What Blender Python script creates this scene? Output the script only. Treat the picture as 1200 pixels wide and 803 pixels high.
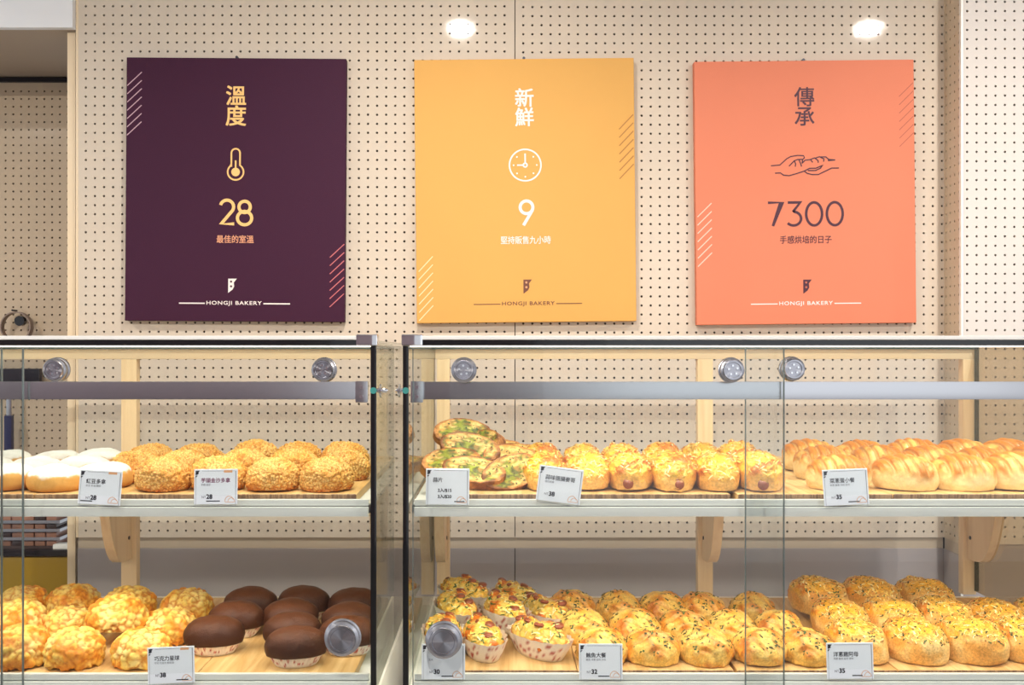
import bpy, bmesh, math, random
import numpy as np
from mathutils import Vector, Matrix, Euler, noise

for o in list(bpy.data.objects):
    bpy.data.objects.remove(o, do_unlink=True)
scene = bpy.context.scene
COL = scene.collection
F = 1166.67            # focal length in photo pixels (35 mm lens)
CX, CY, EYE = 585.0, 414.0, 1.45
rnd = random.Random(7)
PI = math.pi

# ------------------------------------------------------------------ camera
cam_data = bpy.data.cameras.new('camera')
cam_data.sensor_width = 36; cam_data.lens = 35
cam_data.shift_x = (600 - CX) / 1200; cam_data.shift_y = (CY - 401.5) / 1200
cam_data.clip_start = 0.05
cam = bpy.data.objects.new('camera', cam_data); COL.objects.link(cam)
cam.location = (0, 0, EYE); cam.rotation_euler = (PI / 2, 0, 0)
scene.camera = cam

# ------------------------------------------------------------------ world, exposure, big lights
w = bpy.data.worlds.new('world'); scene.world = w; w.use_nodes = True
w.node_tree.nodes['Background'].inputs['Color'].default_value = (0.93, 0.95, 1.0, 1)
w.node_tree.nodes['Background'].inputs['Strength'].default_value = 0.80
vs = scene.view_settings
vs.view_transform = 'Standard'; vs.look = 'None'; vs.gamma = 1; vs.use_curve_mapping = False
vs.exposure = -0.10

def area_light(name, loc, rot, sx, sy, power, color=(1, 1, 1), shape='RECTANGLE', spread=180):
    l = bpy.data.lights.new(name, 'AREA'); l.shape = shape; l.size = sx
    if shape in ('RECTANGLE', 'ELLIPSE'): l.size_y = sy
    l.energy = power; l.color = color; l.spread = math.radians(spread)
    o = bpy.data.objects.new(name, l); COL.objects.link(o)
    o.location = loc; o.rotation_euler = rot
    return o
# daylight through the shop front behind the camera, to the right
area_light('daylight', (2.3, -3.4, 1.6), (math.radians(90), 0, 0), 4.0, 2.2, 17, (0.86, 0.93, 1.0))
DOWNLIGHTS = [(-2.19, 1.74), (-0.145, 1.74), (1.39, 1.74), (2.9, 1.74), (-1.55, 0.0), (-0.1, 0.0), (1.6, 0.0)]  # the unseen row above the camera is added to light the case fronts
CEIL = 2.68

# ------------------------------------------------------------------ helpers
def at(px, py, d):
    return Vector(((px - CX) * d / F, d, EYE + (CY - py) * d / F))
def X(px, d): return (px - CX) * d / F
def Z(py, d): return EYE + (CY - py) * d / F

def new_mesh(name, verts, faces, mat=None, smooth=False):
    me = bpy.data.meshes.new(name)
    me.from_pydata([tuple(v) for v in verts], [], faces)
    if mat: me.materials.append(mat)
    if smooth: me.polygons.foreach_set('use_smooth', [True] * len(me.polygons))
    me.update()
    return me
def link(name, me, parent=None, loc=None, rot=None):
    o = bpy.data.objects.new(name, me); COL.objects.link(o)
    if parent is not None: o.parent = parent
    if loc is not None: o.location = loc
    if rot is not None: o.rotation_euler = rot
    return o
def tag(o, label=None, cat=None, group=None, kind=None):
    if label: o['label'] = label
    if cat: o['category'] = cat
    if group: o['group'] = group
    if kind: o['kind'] = kind
    return o
def empty(name, loc, rot=(0, 0, 0)):
    o = bpy.data.objects.new(name, None); COL.objects.link(o)
    o.location = loc; o.rotation_euler = rot; o.empty_display_size = 0.05
    return o
def bm_box(bm, x0, x1, y0, y1, z0, z1, bevel=0, seg=2):
    r = bmesh.ops.create_cube(bm, size=1)
    vs_ = r['verts']
    bmesh.ops.scale(bm, vec=(abs(x1 - x0), abs(y1 - y0), abs(z1 - z0)), verts=vs_)
    bmesh.ops.translate(bm, vec=((x0 + x1) / 2, (y0 + y1) / 2, (z0 + z1) / 2), verts=vs_)
    if bevel > 0:
        es = list({e for v in vs_ for e in v.link_edges})
        bmesh.ops.bevel(bm, geom=es, offset=bevel, segments=seg, affect='EDGES', profile=0.7)
def bm_cyl(bm, c, axis, r, h, n=32, r2=None):
    q = Vector((0, 0, 1)).rotation_difference(Vector(axis)).to_matrix().to_4x4()
    bmesh.ops.create_cone(bm, cap_ends=True, segments=n, radius1=r, radius2=r if r2 is None else r2,
                          depth=h, matrix=Matrix.Translation(c) @ q)
def bm_obj(name, bm, mat, parent=None, loc=None, rot=None, smooth=False, angle=35):
    me = bpy.data.meshes.new(name); bmesh.ops.recalc_face_normals(bm, faces=bm.faces)
    bm.to_mesh(me); bm.free(); me.materials.append(mat)
    if smooth:
        me.polygons.foreach_set('use_smooth', [True] * len(me.polygons))
        try: me.set_sharp_from_angle(angle=math.radians(angle))
        except Exception: pass
    return link(name, me, parent, loc, rot)
def box(name, x0, x1, y0, y1, z0, z1, mat, parent=None, bevel=0, seg=2):
    """box with its origin at its own centre, given in the parent's space"""
    bm = bmesh.new()
    cx, cy, cz = (x0 + x1) / 2, (y0 + y1) / 2, (z0 + z1) / 2
    bm_box(bm, x0 - cx, x1 - cx, y0 - cy, y1 - cy, z0 - cz, z1 - cz, bevel, seg)
    return bm_obj(name, bm, mat, parent, (cx, cy, cz), smooth=bevel > 0)
def lathe(name, prof, mat, parent=None, loc=None, rot=None, n=48, smooth=True):
    """prof: list of (r, z); closed at both ends when r == 0"""
    verts, faces = [], []
    for r, z in prof:
        for k in range(n):
            a = 2 * PI * k / n
            verts.append((r * math.cos(a), r * math.sin(a), z))
    for i in range(len(prof) - 1):
        for k in range(n):
            k2 = (k + 1) % n
            faces.append((i * n + k, i * n + k2, (i + 1) * n + k2, (i + 1) * n + k))
    bm = bmesh.new(); me = new_mesh(name, verts, faces); bm.from_mesh(me); bpy.data.meshes.remove(me)
    bmesh.ops.remove_doubles(bm, verts=bm.verts, dist=1e-6)
    return bm_obj(name, bm, mat, parent, loc, rot, smooth)

# ------------------------------------------------------------------ materials
def mat_new(name):
    m = bpy.data.materials.new(name); m.use_nodes = True
    nt = m.node_tree; b = nt.nodes['Principled BSDF']
    return m, nt, b
def simple(name, col, rough=0.5, metal=0.0, coat=0.0, spec=0.5, noise_amt=0.0, nscale=40, bump=0.0, bscale=200):
    m, nt, b = mat_new(name)
    b.inputs['Base Color'].default_value = (*col, 1); b.inputs['Roughness'].default_value = rough
    b.inputs['Metallic'].default_value = metal; b.inputs['Coat Weight'].default_value = coat
    b.inputs['Specular IOR Level'].default_value = spec
    tc = nt.nodes.new('ShaderNodeTexCoord')
    if noise_amt > 0:
        n = nt.nodes.new('ShaderNodeTexNoise'); n.inputs['Scale'].default_value = nscale; n.inputs['Detail'].default_value = 4
        nt.links.new(tc.outputs['Object'], n.inputs['Vector'])
        mx = nt.nodes.new('ShaderNodeMix'); mx.data_type = 'RGBA'
        mx.inputs[6].default_value = (*[c * (1 - noise_amt) for c in col], 1)
        mx.inputs[7].default_value = (*[min(1, c * (1 + noise_amt)) for c in col], 1)
        nt.links.new(n.outputs['Fac'], mx.inputs[0]); nt.links.new(mx.outputs[2], b.inputs['Base Color'])
    if bump > 0:
        n2 = nt.nodes.new('ShaderNodeTexNoise'); n2.inputs['Scale'].default_value = bscale; n2.inputs['Detail'].default_value = 3
        nt.links.new(tc.outputs['Object'], n2.inputs['Vector'])
        bp = nt.nodes.new('ShaderNodeBump'); bp.inputs['Strength'].default_value = bump; bp.inputs['Distance'].default_value = 0.002
        nt.links.new(n2.outputs['Fac'], bp.inputs['Height']); nt.links.new(bp.outputs['Normal'], b.inputs['Normal'])
    return m
def glass(name, tint, base=0.04):
    """thin pane: Schlick mix of clear transmission and mirror reflection"""
    m = bpy.data.materials.new(name); m.use_nodes = True; nt = m.node_tree
    for n in list(nt.nodes): nt.nodes.remove(n)
    out = nt.nodes.new('ShaderNodeOutputMaterial'); mix = nt.nodes.new('ShaderNodeMixShader')
    tr = nt.nodes.new('ShaderNodeBsdfTransparent'); tr.inputs['Color'].default_value = (*tint, 1)
    gl = nt.nodes.new('ShaderNodeBsdfGlossy'); gl.inputs['Roughness'].default_value = 0.0
    lw = nt.nodes.new('ShaderNodeLayerWeight'); lw.inputs['Blend'].default_value = 0.5
    pw = nt.nodes.new('ShaderNodeMath'); pw.operation = 'POWER'; pw.inputs[1].default_value = 5
    ml = nt.nodes.new('ShaderNodeMath'); ml.operation = 'MULTIPLY_ADD'; ml.inputs[1].default_value = 1 - base; ml.inputs[2].default_value = base
    nt.links.new(lw.outputs['Facing'], pw.inputs[0]); nt.links.new(pw.outputs[0], ml.inputs[0])
    nt.links.new(ml.outputs[0], mix.inputs[0]); nt.links.new(tr.outputs[0], mix.inputs[1]); nt.links.new(gl.outputs[0], mix.inputs[2])
    nt.links.new(mix.outputs[0], out.inputs['Surface'])
    return m
def emit(name, col, s):
    m, nt, b = mat_new(name)
    b.inputs['Base Color'].default_value = (*col, 1)
    b.inputs['Emission Color'].default_value = (*col, 1); b.inputs['Emission Strength'].default_value = s
    return m
def wood(name, c1, c2, scale=(3, 40, 40), rough=0.45, ringscale=9.0):
    m, nt, b = mat_new(name)
    tc = nt.nodes.new('ShaderNodeTexCoord'); mp = nt.nodes.new('ShaderNodeMapping')
    mp.inputs['Scale'].default_value = scale
    oi = nt.nodes.new('ShaderNodeObjectInfo')
    ad = nt.nodes.new('ShaderNodeVectorMath'); ad.operation = 'MULTIPLY_ADD'
    ad.inputs[1].default_value = (1, 1, 1)
    sc_ = nt.nodes.new('ShaderNodeVectorMath'); sc_.operation = 'SCALE'; sc_.inputs['Scale'].default_value = 7
    cmb = nt.nodes.new('ShaderNodeCombineXYZ')
    for i in range(3): nt.links.new(oi.outputs['Random'], cmb.inputs[i])
    nt.links.new(cmb.outputs[0], sc_.inputs[0])
    nt.links.new(tc.outputs['Object'], ad.inputs[0]); nt.links.new(sc_.outputs[0], ad.inputs[2])
    nt.links.new(ad.outputs[0], mp.inputs['Vector'])
    n = nt.nodes.new('ShaderNodeTexNoise'); n.inputs['Scale'].default_value = 1.0; n.inputs['Detail'].default_value = 5
    n.inputs['Distortion'].default_value = 0.6
    nt.links.new(mp.outputs[0], n.inputs['Vector'])
    wv = nt.nodes.new('ShaderNodeMath'); wv.operation = 'MULTIPLY'; wv.inputs[1].default_value = ringscale
    fr = nt.nodes.new('ShaderNodeMath'); fr.operation = 'PINGPONG'; fr.inputs[1].default_value = 1
    nt.links.new(n.outputs['Fac'], wv.inputs[0]); nt.links.new(wv.outputs[0], fr.inputs[0])
    mx = nt.nodes.new('ShaderNodeMix'); mx.data_type = 'RGBA'
    mx.inputs[6].default_value = (*c1, 1); mx.inputs[7].default_value = (*c2, 1)
    nt.links.new(fr.outputs[0], mx.inputs[0]); nt.links.new(mx.outputs[2], b.inputs['Base Color'])
    b.inputs['Roughness'].default_value = rough
    bp = nt.nodes.new('ShaderNodeBump'); bp.inputs['Strength'].default_value = 0.12; bp.inputs['Distance'].default_value = 0.001
    nt.links.new(fr.outputs[0], bp.inputs['Height']); nt.links.new(bp.outputs['Normal'], b.inputs['Normal'])
    return m
def crumb(name, rough=0.5, fine=0.25, fscale=260, bump=0.4, bscale=350, coat=0.0, vary=0.10, spec=0.4, sss=0.0):
    """baked goods: the dough's own colours from the 'col' attribute times a fine grain"""
    m, nt, b = mat_new(name)
    at_ = nt.nodes.new('ShaderNodeAttribute'); at_.attribute_name = 'col'
    tc = nt.nodes.new('ShaderNodeTexCoord')
    n = nt.nodes.new('ShaderNodeTexNoise'); n.inputs['Scale'].default_value = fscale; n.inputs['Detail'].default_value = 3
    nt.links.new(tc.outputs['Object'], n.inputs['Vector'])
    mr = nt.nodes.new('ShaderNodeMapRange'); mr.inputs['From Min'].default_value = 0.3; mr.inputs['From Max'].default_value = 0.7
    mr.inputs['To Min'].default_value = 1 - fine; mr.inputs['To Max'].default_value = 1 + fine * 0.6
    nt.links.new(n.outputs['Fac'], mr.inputs['Value'])
    oi = nt.nodes.new('ShaderNodeObjectInfo')
    mr2 = nt.nodes.new('ShaderNodeMapRange'); mr2.inputs['To Min'].default_value = 1 - vary; mr2.inputs['To Max'].default_value = 1 + vary
    nt.links.new(oi.outputs['Random'], mr2.inputs['Value'])
    mm = nt.nodes.new('ShaderNodeMath'); mm.operation = 'MULTIPLY'
    nt.links.new(mr.outputs[0], mm.inputs[0]); nt.links.new(mr2.outputs[0], mm.inputs[1])
    v = nt.nodes.new('ShaderNodeVectorMath'); v.operation = 'SCALE'
    nt.links.new(at_.outputs['Color'], v.inputs[0]); nt.links.new(mm.outputs[0], v.inputs['Scale'])
    nt.links.new(v.outputs[0], b.inputs['Base Color'])
    b.inputs['Roughness'].default_value = rough; b.inputs['Coat Weight'].default_value = coat
    b.inputs['Coat Roughness'].default_value = 0.25; b.inputs['Specular IOR Level'].default_value = spec
    if bump > 0:
        n2 = nt.nodes.new('ShaderNodeTexNoise'); n2.inputs['Scale'].default_value = bscale; n2.inputs['Detail'].default_value = 3
        nt.links.new(tc.outputs['Object'], n2.inputs['Vector'])
        bp = nt.nodes.new('ShaderNodeBump'); bp.inputs['Strength'].default_value = bump; bp.inputs['Distance'].default_value = 0.0015
        nt.links.new(n2.outputs['Fac'], bp.inputs['Height']); nt.links.new(bp.outputs['Normal'], b.inputs['Normal'])
    return m

M = {}
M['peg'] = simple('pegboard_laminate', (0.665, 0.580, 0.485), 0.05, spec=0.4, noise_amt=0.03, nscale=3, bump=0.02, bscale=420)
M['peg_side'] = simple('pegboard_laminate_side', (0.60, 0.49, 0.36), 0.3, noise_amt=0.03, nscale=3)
M['peg_right'] = simple('pegboard_laminate_pale', (0.69, 0.64, 0.60), 0.10, noise_amt=0.03, nscale=3, bump=0.10, bscale=420)
M['hole'] = simple('hole_backing', (0.10, 0.07, 0.05), 0.9)
M['cream'] = simple('cream_trim', (0.82, 0.66, 0.46), 0.35)
M['band'] = simple('beige_band', (0.52, 0.43, 0.33), 0.5)
M['grey_panel'] = simple('grey_wall_panel', (0.40, 0.36, 0.365), 0.35, noise_amt=0.03, nscale=6)
M['ceiling'] = simple('ceiling_paint', (0.86, 0.88, 0.92), 0.7)
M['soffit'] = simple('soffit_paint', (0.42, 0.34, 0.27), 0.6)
M['floor'] = simple('floor_tile', (0.30, 0.28, 0.26), 0.35, noise_amt=0.1, nscale=5)
M['mauve'] = simple('mauve_wall', (0.62, 0.48, 0.52), 0.7)
M['black'] = simple('gloss_black', (0.008, 0.008, 0.009), 0.12, coat=0.3)
M['white_alu'] = simple('white_aluminium', (0.93, 0.91, 0.87), 0.35)
M['lip'] = simple('pale_lip_aluminium', (0.74, 0.76, 0.73), 0.28, metal=0.0, coat=0.2)
M['steel'] = simple('brushed_steel', (0.58, 0.58, 0.60), 0.22, metal=1.0)
M['chrome'] = simple('chrome', (0.80, 0.80, 0.82), 0.07, metal=1.0)
m_, nt_, b_ = mat_new('spun_steel')
b_.inputs['Base Color'].default_value = (.46, .46, .50, 1); b_.inputs['Metallic'].default_value = 1; b_.inputs['Roughness'].default_value = .26
b_.inputs['Anisotropic'].default_value = .92; b_.inputs['Anisotropic Rotation'].default_value = 0.0
tg_ = nt_.nodes.new('ShaderNodeTangent'); tg_.direction_type = 'RADIAL'; tg_.axis = 'Z'
nt_.links.new(tg_.outputs[0], b_.inputs['Tangent']); M['spun'] = m_
M['dark_metal'] = simple('dark_metal', (0.05, 0.05, 0.06), 0.3, metal=1.0)
M['teal'] = simple('teal_rubber', (0.05, 0.30, 0.28), 0.5)
M['glass_door'] = glass('clear_door_glass', (0.955, 0.965, 0.96), 0.028)
M['glass_side'] = glass('green_tinted_glass', (0.93, 0.955, 0.92), 0.045)
M['glass_reflect_tint'] = glass('golden_reflection_glass', (0.80, 0.70, 0.55), 0.05)  # golden reflection of the case interior put into the pane's tint
M['glass_edge'] = simple('glass_edge_green', (0.02, 0.06, 0.055), 0.15, coat=0.3)
M['door_edge'] = simple('door_glass_edge', (0.12, 0.15, 0.15), 0.2)
M['led'] = emit('led_diffuser', (1.0, 0.93, 0.80), 5.0)
M['lamp'] = emit('downlight_diffuser', (1.0, 0.95, 0.86), 30.0)
M['pine'] = wood('pine_frame', (0.88, 0.68, 0.44), (0.78, 0.56, 0.33), (50, 50, 2), ringscale=4)
M['board'] = wood('pine_board', (0.80, 0.56, 0.26), (0.60, 0.35, 0.12), (45, 3, 6), ringscale=5)
M['board_edge'] = wood('board_end_grain', (0.42, 0.26, 0.14), (0.17, 0.09, 0.05), (110, 3, 14), ringscale=7)
M['card'] = simple('card_white', (0.86, 0.90, 0.97), 0.35, coat=0.2)
M['ink'] = simple('ink_black', (0.02, 0.02, 0.035), 0.5)
M['ink_grey'] = simple('ink_grey', (0.30, 0.31, 0.36), 0.5)
M['ink_purple'] = simple('ink_purple', (0.22, 0.04, 0.12), 0.5)
M['ink_orange'] = simple('ink_orange', (0.75, 0.38, 0.18), 0.5)

# ------------------------------------------------------------------ room shell
DW = 2.745              # distance of the pegboard wall
def peg_panel(name, x0, x1, z0, z1, mat, parent, hx, hz, pitch=0.0251, pz=.02494, r=0.0033, depth=0.006, mx=0.010, mz=0.010):
    """pegboard in local XZ, facing -Y, every hole cut through; hx/hz = position of one hole"""
    nx0 = math.ceil((x0 + mx - hx) / pitch); nx1 = math.floor((x1 - mx - hx) / pitch)
    nz0 = math.ceil((z0 + mz - hz) / pz); nz1 = math.floor((z1 - mz - hz) / pz)
    h = pitch / 2
    cx = [(1, 1), (-1, 1), (-1, -1), (1, -1)]
    h2 = pz / 2
    tv = [(a * h, 0, b * h2) for a, b in cx]
    for y in (0, depth):
        for k in range(8):
            a = math.radians(22.5 + 45 * k); tv.append((r * math.cos(a), y, r * math.sin(a)))
    tf = []
    for i in range(4):
        j = (i + 1) % 4
        tf.append((i, 4 + (2 * i) % 8, 4 + (2 * i + 1) % 8))
        tf.append((i, 4 + (2 * i + 1) % 8, 4 + (2 * i + 2) % 8, j))
    for k in range(8):
        k2 = (k + 1) % 8
        tf.append((4 + k, 12 + k, 12 + k2, 4 + k2))
    verts, faces = [], []
    for ix in range(nx0, nx1 + 1):
        for iz in range(nz0, nz1 + 1):
            b = len(verts); ox, oz = hx + ix * pitch, hz + iz * pz
            verts += [(v[0] + ox, v[1], v[2] + oz) for v in tv]
            faces += [tuple(b + q for q in f) for f in tf]
    gx0, gx1 = hx + nx0 * pitch - h, hx + nx1 * pitch + h
    gz0, gz1 = hz + nz0 * pz - h2, hz + nz1 * pz + h2
    def quad(a0, a1, b0, b1):
        b = len(verts); verts.extend([(a0, 0, b0), (a1, 0, b0), (a1, 0, b1), (a0, 0, b1)]); faces.append((b, b + 1, b + 2, b + 3))
    if gx0 > x0: quad(x0, gx0, z0, z1)
    if gx1 < x1: quad(gx1, x1, z0, z1)
    if gz0 > z0: quad(gx0, gx1, z0, gz0)
    if gz1 < z1: quad(gx0, gx1, gz1, z1)
    # side faces
    for (a, b_, c, d) in (((x0, z0), (x0, z1), 0, 0), ((x1, z0), (x1, z1), 0, 0), ((x0, z0), (x1, z0), 0, 0), ((x0, z1), (x1, z1), 0, 0)):
        b = len(verts)
        verts.extend([(a[0], 0, a[1]), (b_[0], 0, b_[1]), (b_[0], depth, b_[1]), (a[0], depth, a[1])]); faces.append((b, b + 1, b + 2, b + 3))
    return link(name, new_mesh(name, verts, faces, mat), parent)

DN = DW / 1.038
xe = X(1126, DN)
xl, xj, xr = X(90.5, DW), X(603.5, DW), xe
zb = Z(630, DW)
wall = tag(box('wall_back', xl + .004, xr, DW + 0.012, DW + 0.09, 0, CEIL, M['hole']), kind='structure')
wi = wall.matrix_world.inverted()
wloc = Vector(((xl + .004 + xr) / 2, DW + 0.051, CEIL / 2))
def wl(v): return Vector(v) - wloc
p1 = peg_panel('pegboard_panel', xl, xj - .0012, zb, CEIL, M['peg'], wall, X(100.5, DW), Z(611.5, DW)); p1.location = -wloc + Vector((0, DW, 0))
p2 = peg_panel('pegboard_panel', xj + .0012, xr, zb, CEIL, M['peg'], wall, X(613.2, DW), Z(612.5, DW), mx=.003); p2.location = -wloc + Vector((0, DW, 0))
def wbox(name, x0, x1, y0, y1, z0, z1, mat, bevel=0):
    return box(name, x0 - wloc.x, x1 - wloc.x, y0 - wloc.y, y1 - wloc.y, z0 - wloc.z, z1 - wloc.z, mat, wall, bevel)
wbox('recess_strip', xl, xr, DW + .006, DW + .0119, Z(643, DW), zb, M['band'])
wbox('edge_bead', xl - .004, xl + .003, DW - .001, DW + .0119, zb, CEIL, M['cream'], .0015)
zt = Z(643, DW)
for a, b in ((xl, xj - .001), (xj + .001, xr)):
    wbox('wall_panel', a, b, DW + .002, DW + .0119, 0.0, zt, M['grey_panel'], .0015)

# the niche's right flank and the pegboard beyond it, nearer the camera
side = tag(link('wall_niche', new_mesh('wall_niche', [(xr + .008, DN + .0101, 0), (xr + .008, DW + .05, 0), (xr + .008, DW + .05, CEIL), (xr + .008, DN + .0101, CEIL),
     (xr + .02, DN + .0101, 0), (xr + .02, DW + .05, 0), (xr + .02, DW + .05, CEIL), (xr + .02, DN + .0101, CEIL)],
     [(0, 1, 2, 3), (4, 5, 6, 7), (0, 3, 7, 4), (1, 2, 6, 5), (0, 1, 5, 4), (3, 2, 6, 7)], M['hole'])), kind='structure')
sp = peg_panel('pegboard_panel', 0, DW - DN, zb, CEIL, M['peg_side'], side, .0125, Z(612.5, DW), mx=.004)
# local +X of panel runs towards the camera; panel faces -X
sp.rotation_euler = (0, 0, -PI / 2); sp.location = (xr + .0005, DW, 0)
box('wall_panel', xr - .001, xr + .0075, DN, DW, 0, zt, M['grey_panel'], side)
box('recess_strip', xr + .002, xr + .0075, DN, DW, zt, zb, M['band'], side)
rw = tag(box('wall_right', xe + .022, xe + 1.6, DN + .010, DN + .12, 0, CEIL, M['hole']), kind='structure')
rloc = Vector((xe + .811, DN + .065, CEIL / 2))
p3 = peg_panel('pegboard_panel', xe, xe + 1.6, zb, CEIL, M['peg_right'], rw, X(1133.4, DN), Z(13, DN)); p3.location = -rloc + Vector((0, DN, 0))
def rbox(name, x0, x1, y0, y1, z0, z1, mat, bevel=0):
    return box(name, x0 - rloc.x, x1 - rloc.x, y0 - rloc.y, y1 - rloc.y, z0 - rloc.z, z1 - rloc.z, mat, rw, bevel)
rbox('corner_bead', xe - .0005, xe + .005, DN - .003, DN + .0098, 0, CEIL, M['white_alu'], .001)
rbox('wall_panel', xe + .001, xe + 1.6, DN + .002, DN + .0098, 0, zb, M['grey_panel'])

# passage at the far left
DP = 3.22
xp0 = X(-260, DP); xp1 = X(140, DP)
pw = tag(box('wall_passage', xp0, xp1, DP + .010, DP + .1, 0, CEIL, M['hole']), kind='structure')
ploc = Vector(((xp0 + xp1) / 2, DP + .055, CEIL / 2))
p4 = peg_panel('pegboard_panel', xp0, xp1, 0.5, Z(97, DP), simple('pegboard_warm', (0.62, 0.49, 0.35), .16), pw, X(6.5, DP), Z(107, DP)); p4.location = -ploc + Vector((0, DP, 0))
tag(box('trim_1', xp0, xp1, DP - .012, DP - .0005, Z(97, DP), Z(92, DP), M['dark_metal']), kind='structure')
zs = Z(35, DW)
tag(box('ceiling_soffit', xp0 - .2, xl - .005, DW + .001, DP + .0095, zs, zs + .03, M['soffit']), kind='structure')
tag(box('ceiling_fascia', X(-420, DW), xl - .0045, DW - .02, DW + .0005, zs, CEIL, M['ceiling']), kind='structure')
tag(box('trim_2', X(81.5, DW + .03), X(91, DW + .03), DW + .015, DW + .06, 0, zs - .0005, M['cream'], bevel=.002), kind='structure')
tag(box('ceiling', -4.5, 4.5, -3.5, DP + .15, CEIL, CEIL + .06, M['ceiling']), kind='structure')
tag(box('floor', -4.5, 4.5, -3.5, DP + .15, -.06, 0, M['floor']), kind='structure')
tag(box('wall_front', -4.5, -0.35, -3.62, -3.5, 0, CEIL, M['mauve']), kind='structure')

for i, (lx, ly) in enumerate(DOWNLIGHTS):
    t = empty('downlight', (lx, ly, CEIL))
    tag(t, ['recessed round ceiling downlight over the passage', 'recessed round ceiling downlight over the left display case',
            'recessed round ceiling downlight over the right display case', 'recessed round ceiling downlight nearest the right wall', 'unseen downlight added overhead to light the case fronts, at the left',
            'unseen downlight added overhead to light the case fronts, in the middle', 'unseen downlight added overhead to light the case fronts, at the right'][i], 'ceiling light', 'ceiling downlights')
    lathe('trim_ring', [(.050, -.001), (.062, -.001), (.062, -.006), (.046, -.004), (.046, -.001)], M['white_alu'], t)
    lathe('diffuser', [(0, -.0025), (.045, -.0025), (.045, -.001)], M['lamp'], t)
    l = area_light('downlight_lamp', (lx, ly, CEIL - .008), (math.radians(12 if ly > 1 else 40), 0, 0), .070, .070, 13 if ly > 1 else 17, (1.0, 0.94, 0.85), 'DISK', 140)
    l.scale = (1.0, 0.6, 1.0)

# ------------------------------------------------------------------ text and flat print
def text_mesh(s, size, bold=0.0, spacing=1.0, align='CENTER'):
    c = bpy.data.curves.new('t', 'FONT'); c.body = s; c.size = size; c.align_x = align; c.align_y = 'CENTER'
    c.space_character = spacing; c.resolution_u = 3
    o = bpy.data.objects.new('t', c); COL.objects.link(o)
    bpy.context.view_layer.update()
    dg = bpy.context.evaluated_depsgraph_get()
    me = bpy.data.meshes.new_from_object(o.evaluated_get(dg))
    bpy.data.objects.remove(o); bpy.data.curves.remove(c)
    co = np.empty(len(me.vertices) * 3); me.vertices.foreach_get('co', co); co = co.reshape(-1, 3)
    return me, co
def flat_text(name, s, parent, x, z, y, height, mat, bold=0.0, spacing=1.0, width=None, rot=0, stretch=1.0, align='CENTER'):
    """text facing -Y, centred on (x, z); scaled so its glyph box is `height` tall (or `width` wide)"""
    me, co = text_mesh(s, 1.0, bold, spacing, align)
    if len(co) == 0: return None
    mn, mx_ = co.min(0), co.max(0)
    k = (width / (mx_[0] - mn[0])) if width else height / (mx_[1] - mn[1])
    ky = k if not (width and height) else height / (mx_[1] - mn[1])
    cx_ = (mn[0] + mx_[0]) / 2 if align == 'CENTER' else mn[0]
    cx, cz = (co[:, 0] - cx_) * k * stretch, (co[:, 1] - (mn[1] + mx_[1]) / 2) * ky
    fs = [tuple(p.vertices) for p in me.polygons]; n0 = len(cx); V_, F_ = [], []
    b = bold * k
    sh = [(0, 0), (b, b), (-b, b), (b, -b), (-b, -b)] if bold > 0 else [(0, 0)]
    for q, (dx, dz) in enumerate(sh):
        V_ += [(cx[i] + dx, -q * .00001, cz[i] + dz) for i in range(n0)]
        F_ += [tuple(i + q * n0 for i in f) for f in fs]
    bpy.data.meshes.remove(me)
    me = new_mesh(name, V_, F_, mat)
    return link(name, me, parent, (x, y, z), (0, rot, 0))
def ribbon(verts, faces, pts, wd, y=0, closed=False):
    """flat stroke of width wd along pts (x, z)"""
    P = [Vector((p[0], p[1])) for p in pts]; n = len(P); base = len(verts)
    for i in range(n):
        a = P[(i - 1) % n] if (closed or i > 0) else P[i]
        b = P[(i + 1) % n] if (closed or i < n - 1) else P[i]
        t = (b - a).normalized(); nn = Vector((-t.y, t.x)); k = 1.0
        if (closed or 0 < i < n - 1):
            e1 = (P[i] - a).normalized(); c = max(.45, abs(t.dot(e1))); k = 1 / c
        for s in (1, -1):
            q = P[i] + nn * s * wd / 2 * k; verts.append((q.x, y, q.y))
    for i in range(n if closed else n - 1):
        j = (i + 1) % n
        faces.append((base + 2 * i, base + 2 * i + 1, base + 2 * j + 1, base + 2 * j))
def strokes(name, lines, wd, mat, parent, y, ox=0, oz=0, k=1.0):
    """lines: list of (pts, closed) in photo pixels relative to (ox, oz), y down"""
    v, f = [], []
    for q, (pts, cl) in enumerate(lines):
        ribbon(v, f, [((p[0] - ox) * k, -(p[1] - oz) * k) for p in pts], wd, -q * .00002, cl)
    return link(name, new_mesh(name, v, f, mat), parent, (0, y, 0))
def arc(cx, cy, rx, ry, a0, a1, n=24):
    return [(cx + rx * math.cos(math.radians(a0 + (a1 - a0) * i / n)), cy - ry * math.sin(math.radians(a0 + (a1 - a0) * i / n))) for i in range(n + 1)]
def poly(name, loops, mat, parent, y, ox, oz, k):
    bm = bmesh.new()
    for pts in loops:
        bm.faces.new([bm.verts.new(((p[0] - ox) * k, 0, -(p[1] - oz) * k)) for p in pts])
    return bm_obj(name, bm, mat, parent, (0, y, 0))

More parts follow.
